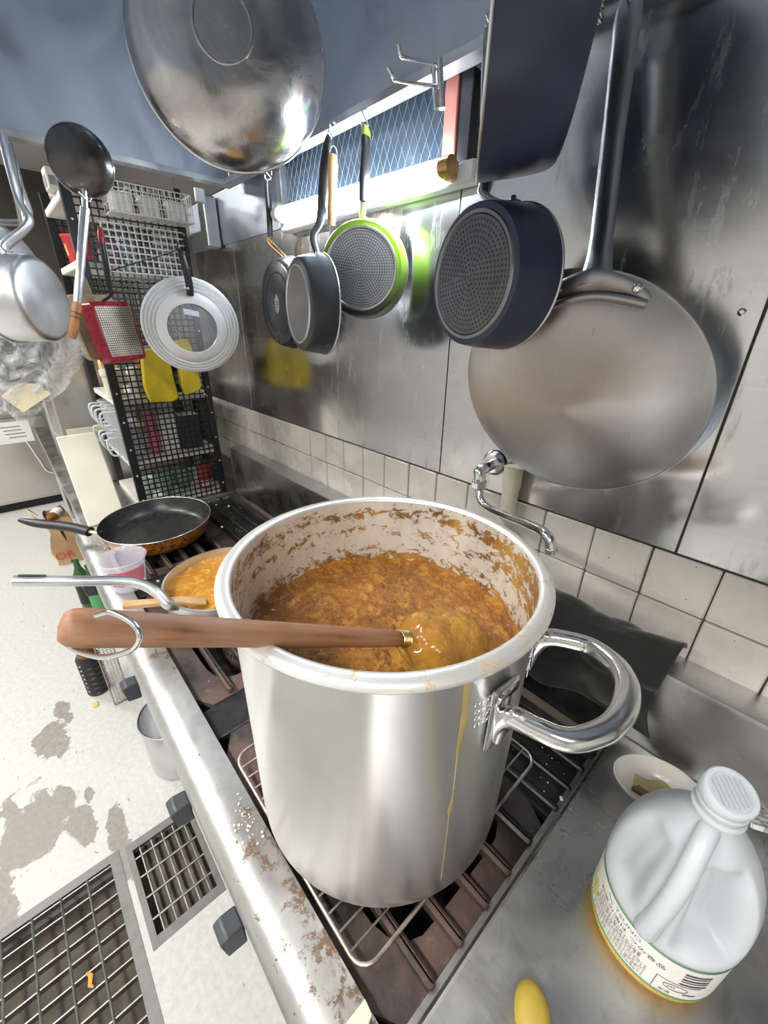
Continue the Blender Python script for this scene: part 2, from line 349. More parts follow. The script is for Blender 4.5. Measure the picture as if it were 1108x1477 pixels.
    plain('black_paint', (.012, .012, .014), .38); plain('yellow_sponge', (.66, .50, .02), .7, 0, 12, .35, .3); plain('red_plastic', (.55, .04, .045), .4); plain('pink_plastic', (.70, .16, .22), .4); plain('purple_label', (.38, .05, .28), .45)
    clear('green_bag', (.12, .33, .25), .75, .25, 20); plain('wire_steel', (.55, .52, .48), .35, 1., 25, .35); plain('rack_wire', (.45, .38, .33), .42, .9, 30, .4)
    plain('cloth_black', (.014, .014, .0145), .9, 0, 80, .35, .3, Sheen_Weight=.25); plain('pvc', (.66, .60, .48), .5, 0, 16, .2)
    plain('ceramic', (.82, .80, .74), .22); plain('ginger', (.55, .45, .22), .6, 0, 25, .35, .3); plain('ginger_dark', (.20, .12, .07), .6, 0, 30, .3); plain('potato', (.50, .36, .05), .55, 0, 18, .3, .2)
    plain('scrap', (.78, .70, .50), .7); plain('crumb', (.80, .74, .58), .7); plain('carrot', (.80, .30, .03), .5)
    plain('drain_steel', (.34, .345, .33), .42, 1., 30, .25); plain('drain_pit', (.14, .12, .095), .9, 0, 18, .5, .4); plain('drain_frame', (.20, .20, .195), .5, .6, 25, .3)
    plain('kraft', (.50, .32, .17), .8, 0, 10, .15); plain('red_ink', (.55, .05, .03), .6); clear('green_glass', (.02, .12, .03), .8, .06); clear('amber', (.24, .10, .025), .85, .08)
    plain('wall_brown', (.10, .09, .08), .7, 0, 4, .2); plain('wall_white', (.58, .57, .55), .7, 0, 3, .1); plain('ceiling_white', (.72, .72, .70), .8); plain('dark_gap', (.012, .012, .015), .8); plain('far_steel', (.62, .60, .57), .33, 1., 3, .12); plain('red_wood', (.30, .10, .075), .6)
    plain('pale_label', (.62, .70, .76), .5); plain('beige_box', (.72, .69, .58), .6); plain('grey_label', (.25, .26, .25), .6); plain('wood_grip', (.36, .15, .05), .5, 0, 25, .3); plain('emblem', (.40, .41, .43), .5)
    m = N('tube_glow'); m.set(Base_Color=(1, 1, 1), Emission_Color=(.80, .90, 1.), Emission_Strength=float(TUBE_E))
    m = N('lamp_glow'); m.set(Base_Color=(1, 1, 1), Emission_Color=(1, .98, .95), Emission_Strength=6.)
    plain('batten', (.75, .76, .78), .4); plain('copper', (.62, .38, .16), .3, 1.)
make_materials()
# ------------------------------------------------------------------ the room
X0, X1, Y0, ZC = -5.2, 2.2, -2.7, 2.62
def build_room():
    fl = MB(); D = -.09
    # floor with two drain openings
    bx = (-1.06, .6); by = (-.62, -.125); sx = (-1.05, -.745); sy = (-.105, .085)
    def slab(x0, x1, y0, y1): fl.box(((x0+x1)/2, (y0+y1)/2, -.1), (x1-x0, y1-y0, .2))
    slab(X0, bx[0], Y0, YW+.1); slab(bx[1], X1, Y0, YW+.1); slab(bx[0], bx[1], Y0, by[0]); slab(bx[0], bx[1], sy[1], YW+.1)
    slab(sx[1], bx[1], by[1], sy[1]); slab(bx[0], sx[1], by[1], sy[0])
    slab(bx[0], sx[0], sy[0], sy[1])
    floor = struct('floor', fl, 'floor_paint')
    pit = MB(); pit.box(((bx[0]+bx[1])/2, -.37, D-.01), (bx[1]-bx[0], .49, .02)); pit.box((-.9, -.01, D+.03), (.3, .19, .02))
    part('drain_pit', pit, 'drain_pit', floor, 0)
    mb = MB(); mb.box(((X0+X1)/2, YW+.06, ZC/2), (X1-X0, .1, ZC)); wall = struct('wall_back', mb, 'grout')
    mb = MB(); mb.box((X0-.05, (Y0+YW)/2, ZC/2), (.1, YW-Y0, ZC)); struct('wall_left', mb, 'wall_brown')
    mb = MB(); mb.box((X1+.05, (Y0+YW)/2, ZC/2), (.1, YW-Y0, ZC)); struct('wall_right', mb, 'wall_white')
    mb = MB(); mb.box(((X0+X1)/2, Y0-.05, ZC/2), (X1-X0, .1, ZC)); struct('wall_front', mb, 'wall_white')
    mb = MB(); mb.box(((X0+X1)/2, (Y0+YW)/2, ZC+.05), (X1-X0, YW-Y0, .1)); struct('ceiling', mb, 'ceiling_white')
    # tiles, two rows in view (third starts behind the splash)
    tm = MB(); tm.box((0, 0, 0), (.0972, .012, .0958), bev=.0022)
    first = None
    for row in range(3):
        for k in range(-4, 21):
            x = -.0392-.1*k-.05; z = 1.155-.0985*row-.0492
            if first is None: o = first = part('tile', tm, 'tile', wall, 30)
            else: o = first.copy(); COL.objects.link(o)
            o.parent = wall; o.location = (x+random.uniform(-.0005, .0005), YW+.006+random.uniform(-.0008, .0008), z); o.rotation_euler = (random.uniform(-.006, .006), random.uniform(-.004, .004), random.uniform(-.006, .006))
    # steel sheets above the tiles, butt-jointed
    for x0, x1, z0, z1 in ((-2.2, -1.69, 1.155, 1.76), (-1.688, -.634, 1.155, 1.76), (-.631, -.109, 1.155, 1.95), (-.106, .6, 1.155, 1.95), (.603, 1.3, 1.155, 1.95)):
        mb = MB(); mb.box(((x0+x1)/2, YW+.006, (z0+z1)/2), (x1-x0, .008, z1-z0)); part('steel_panel', mb, 'wall_steel', wall, 0, bevel=.001)
    for x0, x1, z0, z1 in ((-5.2, -2.203, .75, 2.6), (-2.2, -1.60, 1.925, 2.6)):
        mb = MB(); mb.box(((x0+x1)/2, YW+.006, (z0+z1)/2), (x1-x0, .008, z1-z0)); part('wall_sheet', mb, 'wall_brown', wall, 0)
    # screw on a panel
    for x, y in ((1070, 450),):
        p = ony(x, y, YW); mb = MB(); mb.lathe([(0, .004), (.003, .0035), (.0048, .001), (.005, -.002)], 12, frame(p, (0, -1, 0))); part('panel_screw', mb, 'chrome', wall)
    # thin dark sill line under the sheets
    mb = MB(); mb.box((-.45, YW+.004, 1.1565), (3.5, .007, .0022)); part('panel_seam', mb, 'black_paint', wall, 0)
    # drain grates
    g = thing('drain_grate', 'long steel floor drain grate with fine bars, a carrot scrap on it', 'drain grate', Vector((-.3, -.37, 0)), 'floor drain grates')
    fr = MB()
    for y in (by[0]+.011, by[1]-.011): fr.box((-.23, y, -.004), (1.66, .026, .012))
    fr.box((bx[0]+.011, -.3725, -.0045), (.026, .495, .011)); fr.box((-.03+.6, -.3725, -.004), (.024, .495, .012))
    part('grate_frame', fr, 'drain_frame', g, 0, world=True)
    x = -1.03
    while x < .56:
        mb = MB(); mb.box((x, -.3725, -.012), (.003, .45, .02)); part('bar', mb, 'drain_steel', g, 0, world=True); x += .0435
    for y in (-.209, -.272, -.337, -.402, -.467, -.532, -.59):
        mb = MB(); mb.tube([(-1.04, y, -.003), (.57, y, -.003)], .0034, 6); part('cross_rod', mb, 'drain_steel', g, world=True)
    g = thing('drain_grate', 'short steel floor drain grate running in under the stove', 'drain grate', Vector((-.9, 0, 0)), 'floor drain grates')
    fr = MB()
    for y in (sy[0]+.006, sy[1]-.006): fr.box((-.8975, y, -.004), (.307, .016, .012))
    for xx in (sx[0]+.008, sx[1]-.012): fr.box((xx, -.01, -.0045), (.026, .192, .011))
    part('grate_frame', fr, 'drain_frame', g, 0, world=True)
    for y in (-.073, -.041, -.010, .022, .052):
        mb = MB(); mb.box((-.8975, y, -.012), (.29, .003, .018)); part('bar', mb, 'drain_steel', g, 0, world=True)
    for xx in (-1.0, -.94, -.877, -.815):
        mb = MB(); mb.tube([(xx, -.1, -.003), (xx, .08, -.003)], .0034, 6); part('cross_rod', mb, 'drain_steel', g, world=True)
    c = onz(130, 1413, .004); mb = MB(); mb.tube([c+Vector((-.02, -.004, 0)), c+Vector((-.005, .003, .003)), c+Vector((.012, -.002, .001)), c+Vector((.02, .004, 0))], [.002, .006, .005, .002], 6, flat=.4)
    single('vegetable_scrap', mb, 'carrot', 'small orange vegetable scrap lying on the floor drain grate', 'scrap')
build_room()
def build_lamps():
    for i, (x, y, k) in enumerate(LAMPS):
        t = thing('ceiling_lamp', ['twin fluorescent ceiling lamp over the middle of the kitchen', 'twin fluorescent ceiling lamp over the prep side of the kitchen', 'twin fluorescent ceiling lamp near the far cabinets'][i], 'lamp', Vector((x, y, ZC)))
        mb = MB(); mb.box((0, 0, -.03), (1.25, .26, .06), bev=.01); part('housing', mb, 'batten', t)
        for s in (-.07, .07):
            mb = MB(); mb.tube([(-.6, s, -.078), (.6, s, -.078)], .014, 10); part('lamp_tube', mb, 'lamp_glow', t)
        ld = bpy.data.lights.new('lamp_light', 'AREA'); ld.shape = 'RECTANGLE'; ld.size = 1.2; ld.size_y = .26; ld.energy = LAMP_W*k; ld.color = (1, .975, .94)
        lo = bpy.data.objects.new('lamp_light', ld); COL.objects.link(lo); lo.parent = t; lo.location = (0, 0, -.1)
build_lamps()
# ------------------------------------------------------------------ hood, window and tube light
def build_hood():
    t = thing('range_hood', 'dark blue-grey stainless range hood over the stove with a bright gutter lip', 'range hood', Vector((-.3, .3, 1.9)))
    xl, xr, yf, yb, zb, zt = -1.59, 1.25, -.2, .73, 1.9, 2.55
    def sheet(name, a, b, c, d, th=.004, mat='hood_steel'):
        A, B, C_, D_ = [Vector(v) for v in (a, b, c, d)]; n = (B-A).cross(D_-A).normalized()*th
        mb = MB(); mb.add([A, B, C_, D_, A+n, B+n, C_+n, D_+n], [(0, 1, 2, 3), (7, 6, 5, 4), (0, 4, 5, 1), (1, 5, 6, 2), (2, 6, 7, 3), (3, 7, 4, 0)]); part(name, mb, mat, t, 0, world=True)
    ft = .12
    sheet('end_panel', (xl, yf, zb), (xl, yb, zb), (xl, yb, zt), (xl, yf+ft, zt)); sheet('end_panel', (xr, yf, zb), (xr, yb, zb), (xr, yb, zt), (xr, yf+ft, zt))
    sheet('back_panel', (xl, yb+.01, zb+.02), (xr, yb+.01, zb+.02), (xr, yb-.03, zt), (xl, yb-.03, zt))
    sheet('front_panel', (xl, yf, zb), (xr, yf, zb), (xr, yf+ft, zt), (xl, yf+ft, zt), mat='batten'); sheet('top_panel', (xl, yf+ft, zt), (xr, yf+ft, zt), (xr, yb-.02, zt), (xl, yb-.02, zt))  # front panel unseen; its white finish is added to brighten the wall's reflection
    # gutters: shallow channels along the lower edges
    def gutter(a, b, inw):
        a, b, inw = Vector(a), Vector(b), Vector(inw); d = (b-a).normalized(); mb = MB()
        prof = [(0, .02), (0, 0), (.034, 0), (.034, .014), (.031, .014), (.031, .003), (.003, .003), (.003, .02)]
        vs = []
        for p in (a, b): vs += [p+inw*u+Vector((0, 0, v)) for u, v in prof]
        n = len(prof); mb.add(vs, [(i, (i+1) % n, n+(i+1) % n, n+i) for i in range(n)]+[tuple(range(n)), tuple(range(2*n-1, n-1, -1))]); part('gutter', mb, 'dull_aluminium', t, 0, world=True)
    gutter((xl, yb+.004, zb-.004), (xr, yb+.004, zb-.004), (0, -1, 0)); gutter((xl, yf, zb-.004), (xl, yb-.03, zb-.004), (1, 0, 0)); gutter((xl, yf, zb-.004), (xr, yf, zb-.004), (0, 1, 0))
    # bracket where the hood meets the wall post
    p = onx(288, 282, -1.62); mb = MB(); mb.box(p, (.012, .03, .04), bev=.002); part('bracket', mb, 'dull_aluminium', t, world=True)
    # wired-glass window behind
    wo = thing('window_1', None, None, Vector((-.95, YW, 1.76)), kind='structure')
    mb = MB(); mb.box((-.96, YW+.006, 1.835), (.66, .004, .17)); part('pane', mb, 'wired_pane', wo, 0, world=True)
    wires = MB()
    for k in range(-6, 36):
        for s in (-1, 1):
            a = Vector((-1.29+.0235*k, YW+.003, 1.76 if s > 0 else 1.915)); b = a+Vector((.0775, 0, .155*s))
            if a.x > -.70 or b.x < -1.27: continue
            wires.tube([a, b], .00045, 4)
    part('wire_mesh', wires, plain('mesh_wire', (.10, .115, .13), .5), wo, 0, world=True, kind='stuff')
    for x, wd, mt in ((-.658, .032, 'red_wood'), (-.622, .028, 'black_paint'), (-1.30, .03, 'dull_aluminium')):
        mb = MB(); mb.box((x, YW-.006, 1.83), (wd, .022, .15), bev=.002); part('window_frame', mb, mt, wo, world=True)
    mb = MB(); mb.box((-1.7, YW+.004, 1.84), (.78, .01, .16)); part('side_panel', mb, 'hood_steel', wo, 0, world=True)
    # column on the far side of the hood corner
    mb = MB(); mb.box((-1.80, YW-.03, 1.83), (.06, .05, .16), bev=.004); part('post', mb, 'dull_aluminium', wo, world=True)
    # tube light
    l = thing('tube_light', 'bare fluorescent tube light fixed to the wall below the hood window', 'light', Vector((-.93, YW, 1.74)))
    z = 1.768
    mb = MB(); mb.box((-.93, YW-.016, z-.012), (.70, .032, .034), bev=.004); part('batten', mb, 'batten', l, world=True)
    mb = MB(); mb.tube([(-1.245, YW-.05, z+.010), (-.64, YW-.05, z-.004)], .0155, 16); part('lamp_tube', mb, 'tube_glow', l, world=True)
    for x, dz in ((-1.255, .01), (-.628, -.004)):
        mb = MB(); mb.tube([(x-.012, YW-.05, z+dz), (x+.012, YW-.05, z+dz)], .0165, 14); mb.box((x, YW-.03, z+dz-.004), (.02, .045, .03), bev=.003); part('end_cap', mb, 'copper' if x > -1 else 'batten', l, world=True)
build_hood()
# ------------------------------------------------------------------ stove and bench
SXR, SXL = -.102, -1.83
def build_stove():
    t = thing('gas_range', 'long stainless gas range with a stained front rail and black lever knobs', 'stove', Vector((-.95, .38, 0)))
    # front rail, bullnosed
    prof = [(.126, .742), (.126, .75), (.092, .7515), (.070, .749), (.058, .742), (.050, .728), (.048, .705), (.052, .69), (.058, .69), (.056, .706), (.058, .728), (.07, .740)]
    mb = MB(); n = len(prof); vs = [(x, y, z) for x in (SXL, -.0925) for y, z in prof]
    mb.add(vs, [(i, (i+1) % n, n+(i+1) % n, n+i) for i in range(n)]+[tuple(range(n)), tuple(range(2*n-1, n-1, -1))]); part('front_rail', mb, 'rail_steel', t, 40, world=True)
    mb = MB(); mb.box(((SXL-.1)/2, .085, .615), (-SXL-.1, .012, .16)); part('front_panel', mb, 'bench_steel', t, 0, world=True)
    mb = MB(); mb.box(((SXL-.1)/2, .39, .635), (-SXL-.1, .56, .01)); part('drip_tray', mb, 'black_iron', t, 0, world=True)
    for x in (SXL+.006, -.106): mb = MB(); mb.box((x, .39, .67), (.008, .56, .13)); part('side_panel', mb, 'bench_steel', t, 0, world=True)
    mb = MB(); mb.box(((SXL-.1)/2, .47, .16), (-SXL-.14, .40, .015)); part('lower_shelf', mb, 'bench_steel', t, 0, world=True)
    for x in (SXL+.03, -.95, -.14):
        for y in (.13, .66): mb = MB(); mb.tube([(x, y, .0), (x, y, .64)], .018, 12); part('leg', mb, 'dull_aluminium', t, world=True)
    # backguard: raised splash along the wall
    mb = MB(); mb.box(((SXL-.1)/2, .7315, .86), (-SXL-.1, .066, .222), bev=.003); bg = part('backguard', mb, 'bench_steel', t, world=True)
    mb = MB(); mb.box((-.26, .694, .84), (.32, .012, .13), bev=.002); part('vent_plate', mb, 'black_iron', bg, world=True)
    for k in range(7):
        mb = MB(); mb.box((-.36+.028*k, .6875, .825), (.008, .003, .05)); part('vent_slot', mb, 'dark_gap', bg, 0, world=True)
    # knobs: lever blocks below the rail
    for px, py in ((335, 1338), (262, 1163), (190, 990), (132, 845)):
        p = onz(px, py, .665); k = MB()
        prof = [(-.034, 0), (-.028, -.030), (.014, -.036), (.020, -.024), (.016, 0)]     # (z,y)
        k.prism([(a, b) for b, a in [(q[1], q[0]) for q in prof]], -.017, .017, Matrix.Translation((p.x, .05, p.z)) @ Matrix(((0, 0, 1, 0), (0, 1, 0, 0), (1, 0, 0, 0), (0, 0, 0, 1))))
        kn = part('knob', k, 'knob_plastic', t, 25, world=True, bevel=.003)
        s = MB(); s.tube([(p.x, .082, p.z), (p.x, .045, p.z)], .014, 12); part('knob_shaft', s, 'black_plastic', kn, world=True)
    # burners
    for x in (-.363, -.90, -1.55):
        b = MB(); b.lathe([(0, .705), (.030, .705), (.034, .70), (.034, .69), (.062, .688), (.066, .68), (.066, .64), (0, .64)], 40, Matrix.Translation((x, .315, 0)))
        for q in range(32): a = 2*PI*q/32; b.box((x+.064*math.cos(a), .315+.064*math.sin(a), .69), (.004, .004, .012))
        part('burner', b, 'cast_iron', t, 30, world=True)
    # cast-iron grates
    def grate(x0, x1, label):
        cx, cy = (x0+x1)/2, .315; hx = (x1-x0)/2-.0015; y0, y1 = .129, .50
        g = thing('stove_grate', label, 'grate', Vector((cx, cy, .70)), 'cast-iron grates on the range')
        n = 40; mb = MB(); out = []; inn = []
        for i in range(n):
            a = 2*PI*(i+.5)/n; c, s = math.cos(a), math.sin(a)
            k = min(hx/max(abs(c), 1e-6), ((y1-cy) if s > 0 else (cy-y0))/max(abs(s), 1e-6)); out.append((c*k, s*k))
            e = (abs(c/(hx-.047))**7+abs(s/.135)**7)**(-1/7); inn.append((c*e, s*e))
        vs = [(x, y, z) for z in (.018, .030) for L in (out, inn) for x, y in L]
        for i in range(n):
            j = (i+1) % n
            mb.f += [(2*n+i, 2*n+j, 3*n+j, 3*n+i), (i, n+i, n+j, j), (i, j, 2*n+j, 2*n+i), (n+i, 3*n+i, 3*n+j, n+j)]
        mb.v = vs; part('plate', mb, 'cast_iron', g, 0)
        for yy in (.199, .258, .317, .375, .436):
            cut = math.sqrt(max(0, .085**2-(yy-cy)**2)) if abs(yy-cy) < .085 else -.0
            for sgn in (-1, 1):
                a, b = hx-.004, cut+.012
                r = MB(); L = a-b; xm = sgn*(a+b)/2
                r.box((xm, yy-cy, .034), (L, .014, .026), bev=.004); part('rib', r, 'cast_iron', g, 30)
        return g
    grate(-.626, SXR, 'rusty cast-iron grate under the big stock pot'); grate(-1.24, -.714, 'cast-iron grate under the small curry saucepan'); grate(SXL+.004, -1.33, 'dark cast-iron grate under the orange frying pan')
    for x, lb in ((-.670, 'flat black filler plate between the grates beside the stock pot'), (-1.285, 'flat dark filler plate between the grates beside the measuring jug')):
        mb = MB(); mb.box((x, .315, .722), (.084, .37, .016), bev=.002); mb.box((x+.005, .24, .736), (.06, .014, .02), bev=.003)
        single('filler_plate', mb, 'black_iron', lb, 'stove plate')
    # back plates with long ribs
    for x0, x1, lb in ((-.626, SXR, 'black greasy back plate of the range beside the steel bench'), (-1.24, -.628, 'black back plate of the range hidden behind the stock pot'), (SXL+.004, -1.242, 'black crumb-strewn back plate of the range by the mesh shelf')):
        t2 = thing('range_back_plate', lb, 'stove plate', Vector(((x0+x1)/2, .6, .71)), 'back plates of the range')
        L = x1-x0-.003
        mb = MB(); mb.box((0, -.005, .006), (L, .185, .014)); part('plate', mb, 'black_iron', t2, 0)
        for y, ww, h in ((-.082, .012, .020), (-.03, .010, .017), (.02, .014, .022), (.07, .022, .026)):
            mb = MB(); mb.box((0, y, .012+h/2), (L, ww, h), bev=.003); part('rib', mb, 'cast_iron' if y > .05 else 'black_iron', t2, 30)
build_stove()
def build_bench():
    t = thing('steel_bench', 'scratched stainless work bench with an upturned back splash beside the stove', 'bench', Vector((.4, .35, 0)))
    mb = MB(); mb.box((.505, .348, .792), (1.19, .696, .02), bev=.004); part('top', mb, 'bench_steel', t, world=True)
    mb = MB(); mb.box((-.087, .348, .755), (.004, .69, .07)); mb.box((.505, .004, .755), (1.19, .004, .07)); part('apron', mb, 'bench_steel', t, 0, world=True)
    # splash: up, then a flat ledge to the wall
    mb = MB(); prof = [(.694, .800), (.697, .812), (.6985, .962), (.702, .9705), (.71, .973), (.765, .973), (.765, .966), (.712, .966), (.704, .955), (.704, .800)]; n = len(prof)
    mb.add([(x, y, z) for x in (-.09, 1.1) for y, z in prof], [(i, (i+1) % n, n+(i+1) % n, n+i) for i in range(n)]+[tuple(range(n)), tuple(range(2*n-1, n-1, -1))]); part('back_splash', mb, 'bench_steel', t, 50, world=True)
    for x in (-.05, 1.06):
        for y in (.05, .64): mb = MB(); mb.tube([(x, y, 0), (x, y, .79)], .019, 12); part('leg', mb, 'dull_aluminium', t, world=True)
    mb = MB(); mb.box((.505, .35, .2), (1.12, .6, .02)); part('lower_shelf', mb, 'bench_steel', t, 0, world=True)
build_bench()
# ------------------------------------------------------------------ wire rack and stock pot
PC = Vector((-.355, .329, 0)); PB = .7545; PH = 1.208-PB
def build_rack():
    t = thing('wire_rack', 'rusty rectangular wire cooling rack under the big stock pot', 'rack', Vector((-.36, .345, .748)))
    x0, x1, y0, y1, z = -.555, -.172, .136, .565, .7515; r = .025
    P = []
    for cx, cy, a0 in ((x1-r, y1-r, 0), (x0+r, y1-r, 90), (x0+r, y0+r, 180), (x1-r, y0+r, 270)):
        for k in range(6): a = math.radians(a0+18*k); P.append((cx+r*math.cos(a), cy+r*math.sin(a), z))
    mb = MB(); mb.tube(P, .0030, 8, closed=True); part('rim_wire', mb, 'rack_wire', t, world=True)
    for k in range(14):
        x = x0+.028+(x1-x0-.056)*k/13
        mb = MB(); mb.tube([(x, y0, z-.001), (x, y1, z-.001)], .0017, 6); part('cross_wire', mb, 'rack_wire', t, world=True)
build_rack()
def text_mesh(body, size, extrude=.0004, spacing=1.):
    cu = bpy.data.curves.new('txt', 'FONT'); cu.body = body; cu.size = size; cu.extrude = extrude; cu.align_x = 'LEFT'; cu.space_character = spacing; cu.resolution_u = 2
    o = bpy.data.objects.new('txt', cu); COL.objects.link(o); dg = bpy.context.evaluated_depsgraph_get(); dg.update()
    me = bpy.data.meshes.new_from_object(o.evaluated_get(dg)); v = [tuple(x.co) for x in me.vertices]; f = [tuple(p.vertices) for p in me.polygons]
    bpy.data.objects.remove(o); bpy.data.curves.remove(cu); bpy.data.meshes.remove(me); return v, f
def build_pot():
    t = thing('stock_pot', 'large brushed aluminium stock pot full of brown curry', 'pot', Vector((PC.x, PC.y, PB)))
    R = .2065; H = PH
    prof = [(0, 0), (R-.022, 0), (R-.012, .002), (R-.004, .008), (R-.0008, .017), (R, .03), (R, H-.016), (R+.001, H-.013)]
    mb = MB(); mb.lathe(prof, 96); part('pot_body', mb, 'pot_aluminium', t, 40)
    mb = MB(); mb.lathe([(0, .005), (R-.02, .005), (R-.006, .02), (R-.0035, .04), (R-.0035, H-.004)], 96); part('pot_interior', mb, 'pot_inside', t, 40)
    mb = MB(); mb.lathe([(R-.0035, H-.004), (R-.002, H-.001), (R+.003, H), (R+.012, H-.001), (R+.0155, H-.005), (R+.0155, H-.010), (R+.012, H-.0145), (R+.003, H-.0145), (R, H-.017)], 96); part('rim', mb, 'pot_rim', t, 60)
    # embossed maker's mark: rows of small rings on the wall
    em = MB()
    c0 = onz(682, 1012, 1.12); a0 = math.atan2(c0.y-PC.y, c0.x-PC.x)
    for i in range(4):
        for j in range(4):
            a = a0-.055+.03*j+.006*i; z = 1.122-PB+.011*(1.5-i)
            p = Vector((R*math.cos(a), R*math.sin(a), z)); M = frame(p, (math.cos(a), math.sin(a), 0))
            q = [(.0027*math.cos(u), .0036*math.sin(u), 0) for u in [2*PI*k/10 for k in range(10 if (i+j) % 3 else 7)]]
            em.tube(q, .0004, 4, closed=(i+j) % 3 != 0, M=M)
    part('embossed_mark', em, 'pot_aluminium', t, 40, kind='stuff')
    # dried dribble of sauce down the outside
    dr = MB(); c0 = onz(668, 985, 1.17); a0 = math.atan2(c0.y-PC.y, c0.x-PC.x)
    pts = [(H-.018, .0052), (H-.06, .0048), (H-.10, .004), (H-.13, .003), (H-.15, .001), (H-.19, .0009), (H-.215, .0012), (H-.235, .0042), (H-.245, .003), (H-.25, .0007), (H-.33, .0006), (H-.40, .0008)]
    vs = []; 
    for k, (z, wd) in enumerate(pts):
        for s in (-1, 0, 1): a = a0+.004*math.sin(k*1.3)+s*wd/R; rr = R+(.0009 if s == 0 else .0001); vs.append((rr*math.cos(a), rr*math.sin(a), z))
    dr.add(vs, [(3*k+i, 3*k+i+1, 3*k+4+i, 3*k+3+i) for k in range(len(pts)-1) for i in (0, 1)]); part('sauce_dribble', dr, plain('dried_sauce', (.46, .34, .14), .35, 0, 40), t, 60)
    # handle: cast loop on two feet, riveted
    def handle(az):
        ca = lambda a, r, z: (r*math.cos(a), r*math.sin(a), z)
        h = math.radians(19); zz = 1.128-PB
        P = [ca(az-h, R+.006, zz-.064), ca(az-h, R+.009, zz-.036), ca(az-h, R+.020, zz-.012), ca(az-h+.015, R+.045, zz-.006), ca(az-h+.055, R+.074, zz-.002), ca(az-.175, R+.095, zz+.004), ca(az-.085, R+.1035, zz+.008), ca(az, R+.1055, zz+.009), ca(az+.085, R+.1035, zz+.008), ca(az+.175, R+.095, zz+.004), ca(az+h-.055, R+.074, zz-.002), ca(az+h-.015, R+.045, zz-.006), ca(az+h, R+.020, zz-.012), ca(az+h, R+.009, zz-.036), ca(az+h, R+.006, zz-.064)]
        rad = [.0055, .0085, .0125, .0118, .0122, .0130, .0135, .0138, .0135, .0130, .0122, .0118, .0125, .0085, .0055]
        SP = smooth_path(P, 6); RR = [rad[min(int(i/6), 14)]*(1-(i % 6)/6)+rad[min(int(i/6)+1, 14)]*((i % 6)/6) for i in range(len(SP))]
        mb = MB(); mb.tube(SP, RR, 14); ho = part('handle', mb, 'polished_aluminium', t, 60)
        for s in (-1, 1):
            a = az+s*h
            fl = MB(); M = frame(ca(a, R+.003, zz-.030), (math.cos(a), math.sin(a), 0)); fl.box((0, 0, 0), (.036, .086, .005), M, bev=.0022)
            fl.box((0, .045, .002), (.046, .022, .008), M, bev=.003); part('handle_foot', fl, 'polished_aluminium', ho, 40)
            for dz in (-.045, -.068):
                aa = a-s*.060
                rv = MB(); rv.lathe([(0, .0062), (.0035, .0058), (.0062, .0035), (.0066, 0), (.0066, -.004)], 14, frame(ca(aa, R+.0015, zz+dz+.012), (math.cos(aa), math.sin(aa), 0))); part('rivet', rv, 'polished_aluminium', ho, 60)
    handle(math.radians(15)); handle(math.radians(162))
    # curry
    def cur(i, j):
        a = 2*PI*i; r = (R-.0037)*j
        x, y = r*math.cos(a), r*math.sin(a)
        z = .0045*mnoise.fractal(Vector((x*26, y*26, .3)), 1., 2., 3)+.0040*mnoise.fractal(Vector((x*95, y*95, 4.)), .8, 2., 4)+.007*math.exp(-(((x-.03)/.09)**2+((y+.03)/.07)**2))
        z += .004*math.exp(-((j-1)/.03)**2)
        return (x, y, 1.080-PB+z)
    mb = MB(); mb.grid(cur, 300, 130); c = single('curry', MB().add([(v[0]+PC.x, v[1]+PC.y, v[2]+PB) for v in mb.v], mb.f), 'curry', 'glossy brown curry filling the large stock pot', 'curry', smooth=180)
build_pot()
SPA = onz(575, 921, 1.117); SPR = onz(345, 913, 1.2255); 
